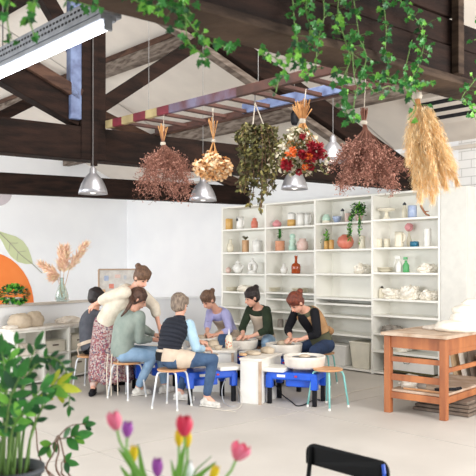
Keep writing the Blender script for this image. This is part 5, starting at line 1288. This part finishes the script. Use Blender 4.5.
def frond(root, pts, nl, L, m, w=.42, sm='stem_green', r=.006, start=.25, hang=0):
    out = []
    for i in range(len(pts)-1):
        p0 = pts[max(i-1,0)]; p1 = pts[i]; p2 = pts[i+1]; p3 = pts[min(i+2,len(pts)-1)]
        for k in range(6): u = k/6; out.append(.5*((2*p1)+(p2-p0)*u+(2*p0-5*p1+4*p2-p3)*u*u+(3*p1-p0-3*p2+p3)*u**3))
    out.append(pts[-1]); N = len(out)-1
    mb = MB(); mb.tube(out, r, 6, .002); s_ = sub(mb, 'stem', sm, root, smooth=True)
    nl = int(nl*.68)
    mb = MB(); face_n = V((R.uniform(-.4,.4), -1, .3))
    for i in range(nl):
        u = (start+(1-start)*(i+.5)/nl)*N; j = min(N-1, int(u)); q = out[j].lerp(out[j+1], u-j); d = (out[j+1]-out[j]).normalized(); side = d.cross(face_n).normalized()
        k = (1 if i % 2 else -1); dd = d*.75+side*k+V((0, R.uniform(-.3,.3), -hang)); sz = L*.80*(1-.35*abs(2*(i+.5)/nl-1)**2)*R.uniform(.85,1.1)
        mb.mi = R.randrange(len(m)); mb.blade(q, dd, face_n+rnd_dir()*.4, sz, sz*w, fold=.12, bend=.15, seg=6)
    mb.mi = 0; mb.blade(out[-1]-(out[-1]-out[-2]).normalized()*.01, out[-1]-out[-2], face_n, L*.9, L*w*.8, seg=6)
    sub(mb, 'leaflets', m, root, smooth=True)
GRN = ['leaf_green','leaf_dark','leaf_dark']; LGT = ['leaf_green','leaf_green','leaf_light','leaf_dark']
base = lambda dx, dy=0: pb+V((dx, dy, .17))
def pp(x, y, d=0): return P(x, y, 2.6+d)
frond(t, [base(-.04), pp(4,420,-.05), pp(6,385,-.08), pp(2,352,-.1)], 16, .085, LGT)
frond(t, [base(-.02,.03), pp(10,415,.05), pp(14,370,.08), pp(16,342,.1)], 16, .06, GRN)
frond(t, [base(.0,.0), pp(16,420,0), pp(24,380,0), pp(36,346,0)], 16, .08, GRN)
frond(t, [base(-.06,.02), pp(-4,420,.03), pp(-8,380,.05), pp(-6,350,.06)], 14, .09, LGT)
frond(t, [base(-.03,-.04), pp(6,430,-.15), pp(10,400,-.2), pp(20,376,-.22)], 14, .09, LGT)
frond(t, [base(.02,-.03), pp(18,432,-.1), pp(26,408,-.12), pp(42,388,-.1)], 12, .085, GRN)
frond(t, [base(.03,.02), pp(24,430,.05), pp(34,402,.05), pp(52,386,.05), pp(60,386,.05)], 14, .10, ['leaf_yellow','leaf_yellow','leaf_light'], start=.5)
frond(t, [base(.02,.05), pp(20,410,.12), pp(28,376,.15), pp(45,358,.15), pp(60,362,.12), pp(69,380,.1), pp(69,408,.08)], 34, .05, GRN, start=.3)
frond(t, [base(-.01,.05), pp(14,400,.18), pp(20,372,.2), pp(36,362,.22), pp(56,366,.22)], 22, .05, GRN)
frond(t, [base(-.07,-.02), pp(-6,440,-.1), pp(-6,410,-.12), pp(2,385,-.15)], 12, .09, GRN)
frond(t, [base(.0,-.05), pp(10,445,-.12), pp(14,425,-.16), pp(24,412,-.18)], 10, .08, LGT, start=.4)
frond(t, [base(-.02,-.01), pp(6,400,0), pp(10,372,0), pp(8,356,0)], 14, .08, LGT, start=.35)
frond(t, [base(.05,.0), pp(30,440,0), pp(36,420,0), pp(48,400,0)], 8, .07, GRN, start=.5)
for i in range(9):
    a = R.uniform(0,6.28); q = base(math.cos(a)*.07, math.sin(a)*.06); mb = MB(); mb.tube([q, q+V((R.uniform(-.02,.03), 0, .13)), q+V((R.uniform(-.04,.06), 0, .26))], .006, 7, .004); sub(mb, 'stem', 'stem_green', t, smooth=True)
# twisted sprig
c2 = PZ(62, 2.75, 0); side_table(c2+V((.12,.32,0)), .12, .50, 'little round table under the twisted sprig')
b2_ = c2+V((.12,.32,0))+Z*.50
t = thing('twisted_plant', b2_, 'leggy plant with thin brown curved stems and few leaves, lower left', 'plant')
mb = MB(); mb.lathe([(.05,0),(.065,.1),(.07,.1),(.06,.09),(0,.085)], b2_+Z*.001, n=24); sub(mb, 'pot', 'glaze_white', t, smooth=True)
def q3(x, y, d=0): return P(x, y, 2.85+d)
bb = b2_+Z*.09
frond(t, [bb, q3(50,476), q3(54,452), q3(58,438), q3(70,426), q3(86,424)], 3, .055, LGT, sm='stem_brown', start=.93, r=.004, w=.55)
frond(t, [bb, q3(60,476,-.03), q3(59,450), q3(58,440,-.02), q3(66,438,-.05), q3(76,436,-.05)], 6, .085, LGT, sm='stem_brown', start=.72, r=.004, w=.55)
frond(t, [bb, q3(70,476,.03), q3(64,456), q3(59,436,.04), q3(54,442,.04), q3(48,447,.03)], 5, .07, LGT, sm='stem_brown', start=.75, r=.004, w=.55)
frond(t, [bb, q3(66,478,.06), q3(62,470), q3(62,462,.0), q3(66,462)], 3, .07, LGT, sm='stem_brown', start=.8, r=.004, w=.5)
frond(t, [bb, q3(47,470,.06), q3(36,430,.1), q3(36,410,.12)], 2, .05, GRN, sm='stem_brown', start=.9, r=.004)

# ================================================================ tulips
vb = PZ(172, 1.8, 0); side_table(vb, .2, .78, 'small round table carrying the tulips')
vq = vb+Z*.78
tv = thing('tulip_vase', vq, 'clear vase holding the tulips', 'vase'); mb = MB(); mb.lathe([(.045,0),(.05,.005),(.05,.18),(.046,.18),(.046,.012),(0,.01)], vq+Z*.001, n=30); sub(mb, 'body', 'clear_glass', tv, smooth=True)
def tulip(px, py, w, h, Y, m, label, tilt=(0,0), open_=.0, leaves=0, n=6):
    c = P(px, py, Y); H = h*Y/F; Wd = w*Y/F; up = V((tilt[0], tilt[1], 1)).normalized(); base = c-up*H/2
    t = thing('tulip', base, label, 'tulip', 'tulips in the foreground vase')
    neck = vq+Z*.17+V(((px-172)*.0003, 0, 0)); foot = vq+Z*.02+V((R.uniform(-.03,.03), R.uniform(-.03,.03), 0))
    mid = neck.lerp(base, .5)+V((0,0,.01)); mb = MB(); mb.tube([foot, neck, mid-up*.0+Z*.0, base-up*.03, base], .0032, 7); sub(mb, 'stem', 'tulip_leaf', t, smooth=True)
    fr = up; x = fr.cross(V((0,1,0))).normalized(); y = fr.cross(x).normalized()
    for i in range(n):
        a = 2*math.pi*i/n+.3; inner = i % 2; o = x*math.cos(a)+y*math.sin(a); s = fr.cross(o).normalized(); vs = []; fs = []; K = 8; Lr = 4; rad = Wd/2*(.86 if inner else 1)
        for k in range(K+1):
            u = k/K; rr = rad*(math.sin(math.pi*(.08+u*.70))**.75)*(1+open_*u*u*1.2); hw = rad*.95*math.sin(math.pi*min(1, u*.93+.07))**.7*(1-.15*u); zz = H*(u*(1.0 if not inner else 1.04))*(1-.15*open_)
            for j in range(-Lr//2, Lr//2+1):
                q = j/(Lr/2); ang = q*hw/max(rr, .004)*.9; ang = max(-1.2, min(1.2, ang)); vs.append(base+fr*zz+(o*math.cos(ang)+s*math.sin(ang))*rr-fr*abs(q)*H*.05*u)
        for k in range(K):
            for j in range(Lr): q = k*(Lr+1)+j; fs.append((q, q+1, q+Lr+2, q+Lr+1))
        mb = MB(); mb.add(vs, fs); sub(mb, 'petal', m, t, smooth=True, solid=.0012)
    return t, base, neck
def tleaf(t, pts, w):
    mb = MB(); out = []
    for i in range(len(pts)-1):
        for k in range(5): out.append(V(pts[i]).lerp(V(pts[i+1]), k/5))
    out.append(V(pts[-1])); N = len(out)-1; vs = []; fs = []
    for i, q in enumerate(out):
        u = i/N; hw = w/2*(math.sin(math.pi*(u*.85+.14))**.8); s = V((.95,.3,.05)).normalized(); vs += [q-s*hw, q+V((0,.006,0)), q+s*hw]
    for i in range(N): a = i*3; fs += [(a,a+1,a+4,a+3),(a+1,a+2,a+5,a+4)]
    mb.add(vs, fs); sub(mb, 'leaf', 'tulip_leaf', t, smooth=True, solid=.0012, subd=1)
def tq(x, y, Y=1.8): return P(x, y, Y)
t,b_,n_ = tulip(114.6, 420.5, 15, 19, 1.78, 'tulip_pink', 'pink tulip, leftmost of the foreground tulips', (-.25,0)); tleaf(t, [vq+Z*.16, tq(150,500), tq(134,468), tq(118,448)], .024)
t,b_,n_ = tulip(127.6, 429, 11.5, 16, 1.74, 'tulip_purple', 'light purple tulip touching the leftmost pink one', (.05,0)); tleaf(t, [vq+Z*.16, tq(152,500), tq(142,470), tq(138,444)], .016)
t,b_,n_ = tulip(133.5, 454, 9, 18, 1.80, 'tulip_yellow', 'yellow tulip below the light purple tulip', (.08,0)); tleaf(t, [vq+Z*.15, tq(148,505), tq(132,482), tq(120,466)], .022)
t,b_,n_ = tulip(157.5, 467, 11.5, 19, 1.76, 'tulip_purple', 'dark purple tulip bud alone at the bottom middle')
t,b_,n_ = tulip(184.5, 425.5, 17.5, 21, 1.72, 'tulip_red', 'red pink tulip standing highest, above the yellow pair'); tleaf(t, [vq+Z*.16, tq(174,500,1.76), tq(175,480,1.76), tq(171,460,1.76)], .013)
t,b_,n_ = tulip(179, 438, 9, 16, 1.78, 'tulip_yellow', 'yellow tulip at left just under the red pink one')
t,b_,n_ = tulip(187.5, 439, 9, 16, 1.80, 'tulip_yellow', 'yellow tulip at right just under the red pink one')
t,b_,n_ = tulip(185.5, 471, 17, 23, 1.84, 'tulip_white', 'white tulip at the bottom edge')
t,b_,n_ = tulip(240, 451, 18, 19, 1.76, 'tulip_pink', 'open pink tulip leaning out to the right', (.45,0), .35)
tleaf(t, [vq+Z*.16, tq(182,500), tq(198,476), tq(216,462)], .034); tleaf(t, [vq+Z*.16, tq(180,498,1.86), tq(196,470,1.86), tq(212,456,1.86)], .006)
t,b_,n_ = tulip(214, 473, 9, 17, 1.78, 'tulip_yellow', 'slim yellow tulip leaning right at the bottom edge', (.45,0))
tleaf(t, [vq+Z*.16, tq(176,500), tq(178,470), tq(184,446)], .018)

# ================================================================ black folding chair
A_ = PZ(306, 3.42, 0); B_ = PZ(388.5, 3.06, 0); ce = (B_-A_).normalized(); cf = V((-ce.y, ce.x, 0)); cf = cf if cf.y > 0 else -cf
cf = -cf                                        # the chair faces us: its seat is on our side
L = (B_-A_).length; mid = (A_+B_)/2
t = thing('folding_chair', mid+cf*.2, 'black metal folding chair with slatted seat at the bottom edge', 'chair')
def ck(u, v, z): return A_+ce*u+cf*v+Z*z
mb = MB(); K = 14; vs = []; fs = []
prof = []
z0 = .705; z1 = .802; rad = .045
outl = [(0,z0),(L,z0)]+[(L-rad+rad*math.cos(a), z1-rad+rad*math.sin(a)) for a in [math.radians(x) for x in range(0, 91, 15)]]+[(rad-rad*math.cos(a), z1-rad+rad*math.sin(a)) for a in [math.radians(x) for x in range(90, -1, -15)]]
n = len(outl)
fr_ = [ck(u, -.012+.03*math.sin(math.pi*u/L)*-1, z) for u, z in outl]; bk_ = [p_+cf*.014 for p_ in fr_]
mb.add(fr_+bk_, [tuple(range(n)), tuple(range(2*n-1, n-1, -1))]+[(i, i+n, (i+1)%n+n, (i+1)%n) for i in range(n)]); sub(mb, 'backrest', 'black_metal', t, bevel=.002)
for u in (.035, L-.035):
    mb = MB(); mb.tube([ck(u, .0, .79), ck(u, .05, .45), ck(u, .36, .0)], .011, 8); sub(mb, 'leg', 'black_metal', t, smooth=True)
    mb = MB(); mb.tube([ck(u+(.015 if u < .1 else -.015), .36, .45), ck(u+(.015 if u < .1 else -.015), .02, .0)], .011, 8); sub(mb, 'leg', 'black_metal', t, smooth=True)
    mb = MB(); mb.ball(ck(u, -.017, .765), (.007,.007,.007), n=10, k=6); sub(mb, 'rivet', 'galvanised', t, smooth=True)
for i in range(6): mb = MB(); mb.box(ck(L/2, .06+i*.06, .455), (L-.04, .045, .014), ce, cf); sub(mb, 'seat_slat', 'black_metal', t, bevel=.003)
for z, v in ((.18,.235),(.18,.14)): mb = MB(); mb.tube([ck(.04, v, z), ck(L-.04, v, z)], .007, 6); sub(mb, 'stretcher', 'black_metal', t)
mb = MB(); mb.tube([ck(L-.022, .008, .795), ck(L-.012, .014, .76), ck(L-.014, .012, .72)], .008, 8); sub(mb, 'blue_clip', 'blue_plastic', t, label='small blue clip on the right corner of the backrest')
# ================================================================ light and camera
w = bpy.data.worlds.new('world'); bpy.context.scene.world = w; w.use_nodes = True
bg = w.node_tree.nodes['Background']; bg.inputs[0].default_value = (.93, .96, 1, 1); bg.inputs[1].default_value = .95
def area(name, loc, to, sx, sy, power, col=(1,1,1)):
    l = bpy.data.lights.new(name, 'AREA'); l.shape = 'RECTANGLE'; l.size = sx; l.size_y = sy; l.energy = power; l.color = col
    o = bpy.data.objects.new(name, l); COL.objects.link(o); o.location = loc
    o.rotation_euler = (V(to)-V(loc)).to_track_quat('-Z', 'Y').to_euler(); return o
area('window_daylight', (-5.2, 4.5, 1.9), (-1, 9, 1.0), 3.5, 2.2, 210, (.93,.97,1))
area('window_daylight_side', (4.6, 3.2, 2.0), (-2.4, 10, .8), 3.0, 2.2, 290, (1,.98,.95))
area('window_daylight_left', (-6.9, 9.6, 2.0), (-3.0, 14, 1.6), 2.5, 2.0, 170, (.93,.97,1))
area('added_roof_fill', (.4, 5.4, 4.3), (-.6, 10.5, .6), 2.4, 1.6, 110, (1,.99,.97))  # added fill lamp high between the trusses, brightens the tables and back wall
cam = bpy.data.cameras.new('camera'); co = bpy.data.objects.new('camera', cam); COL.objects.link(co)
co.location = (0, 0, EYE); co.rotation_euler = (math.pi/2, 0, 0)
cam.sensor_width = 36; cam.lens = 36*F/476; cam.shift_y = (HZ-238)/476
cam.dof.use_dof = True; cam.dof.focus_distance = 8.6; cam.dof.aperture_fstop = 4.5
cam.clip_start = .05
sc = bpy.context.scene; sc.camera = co
sc.view_settings.view_transform = 'Standard'; sc.view_settings.look = 'None'; sc.view_settings.exposure = 0.1; sc.view_settings.gamma = 1
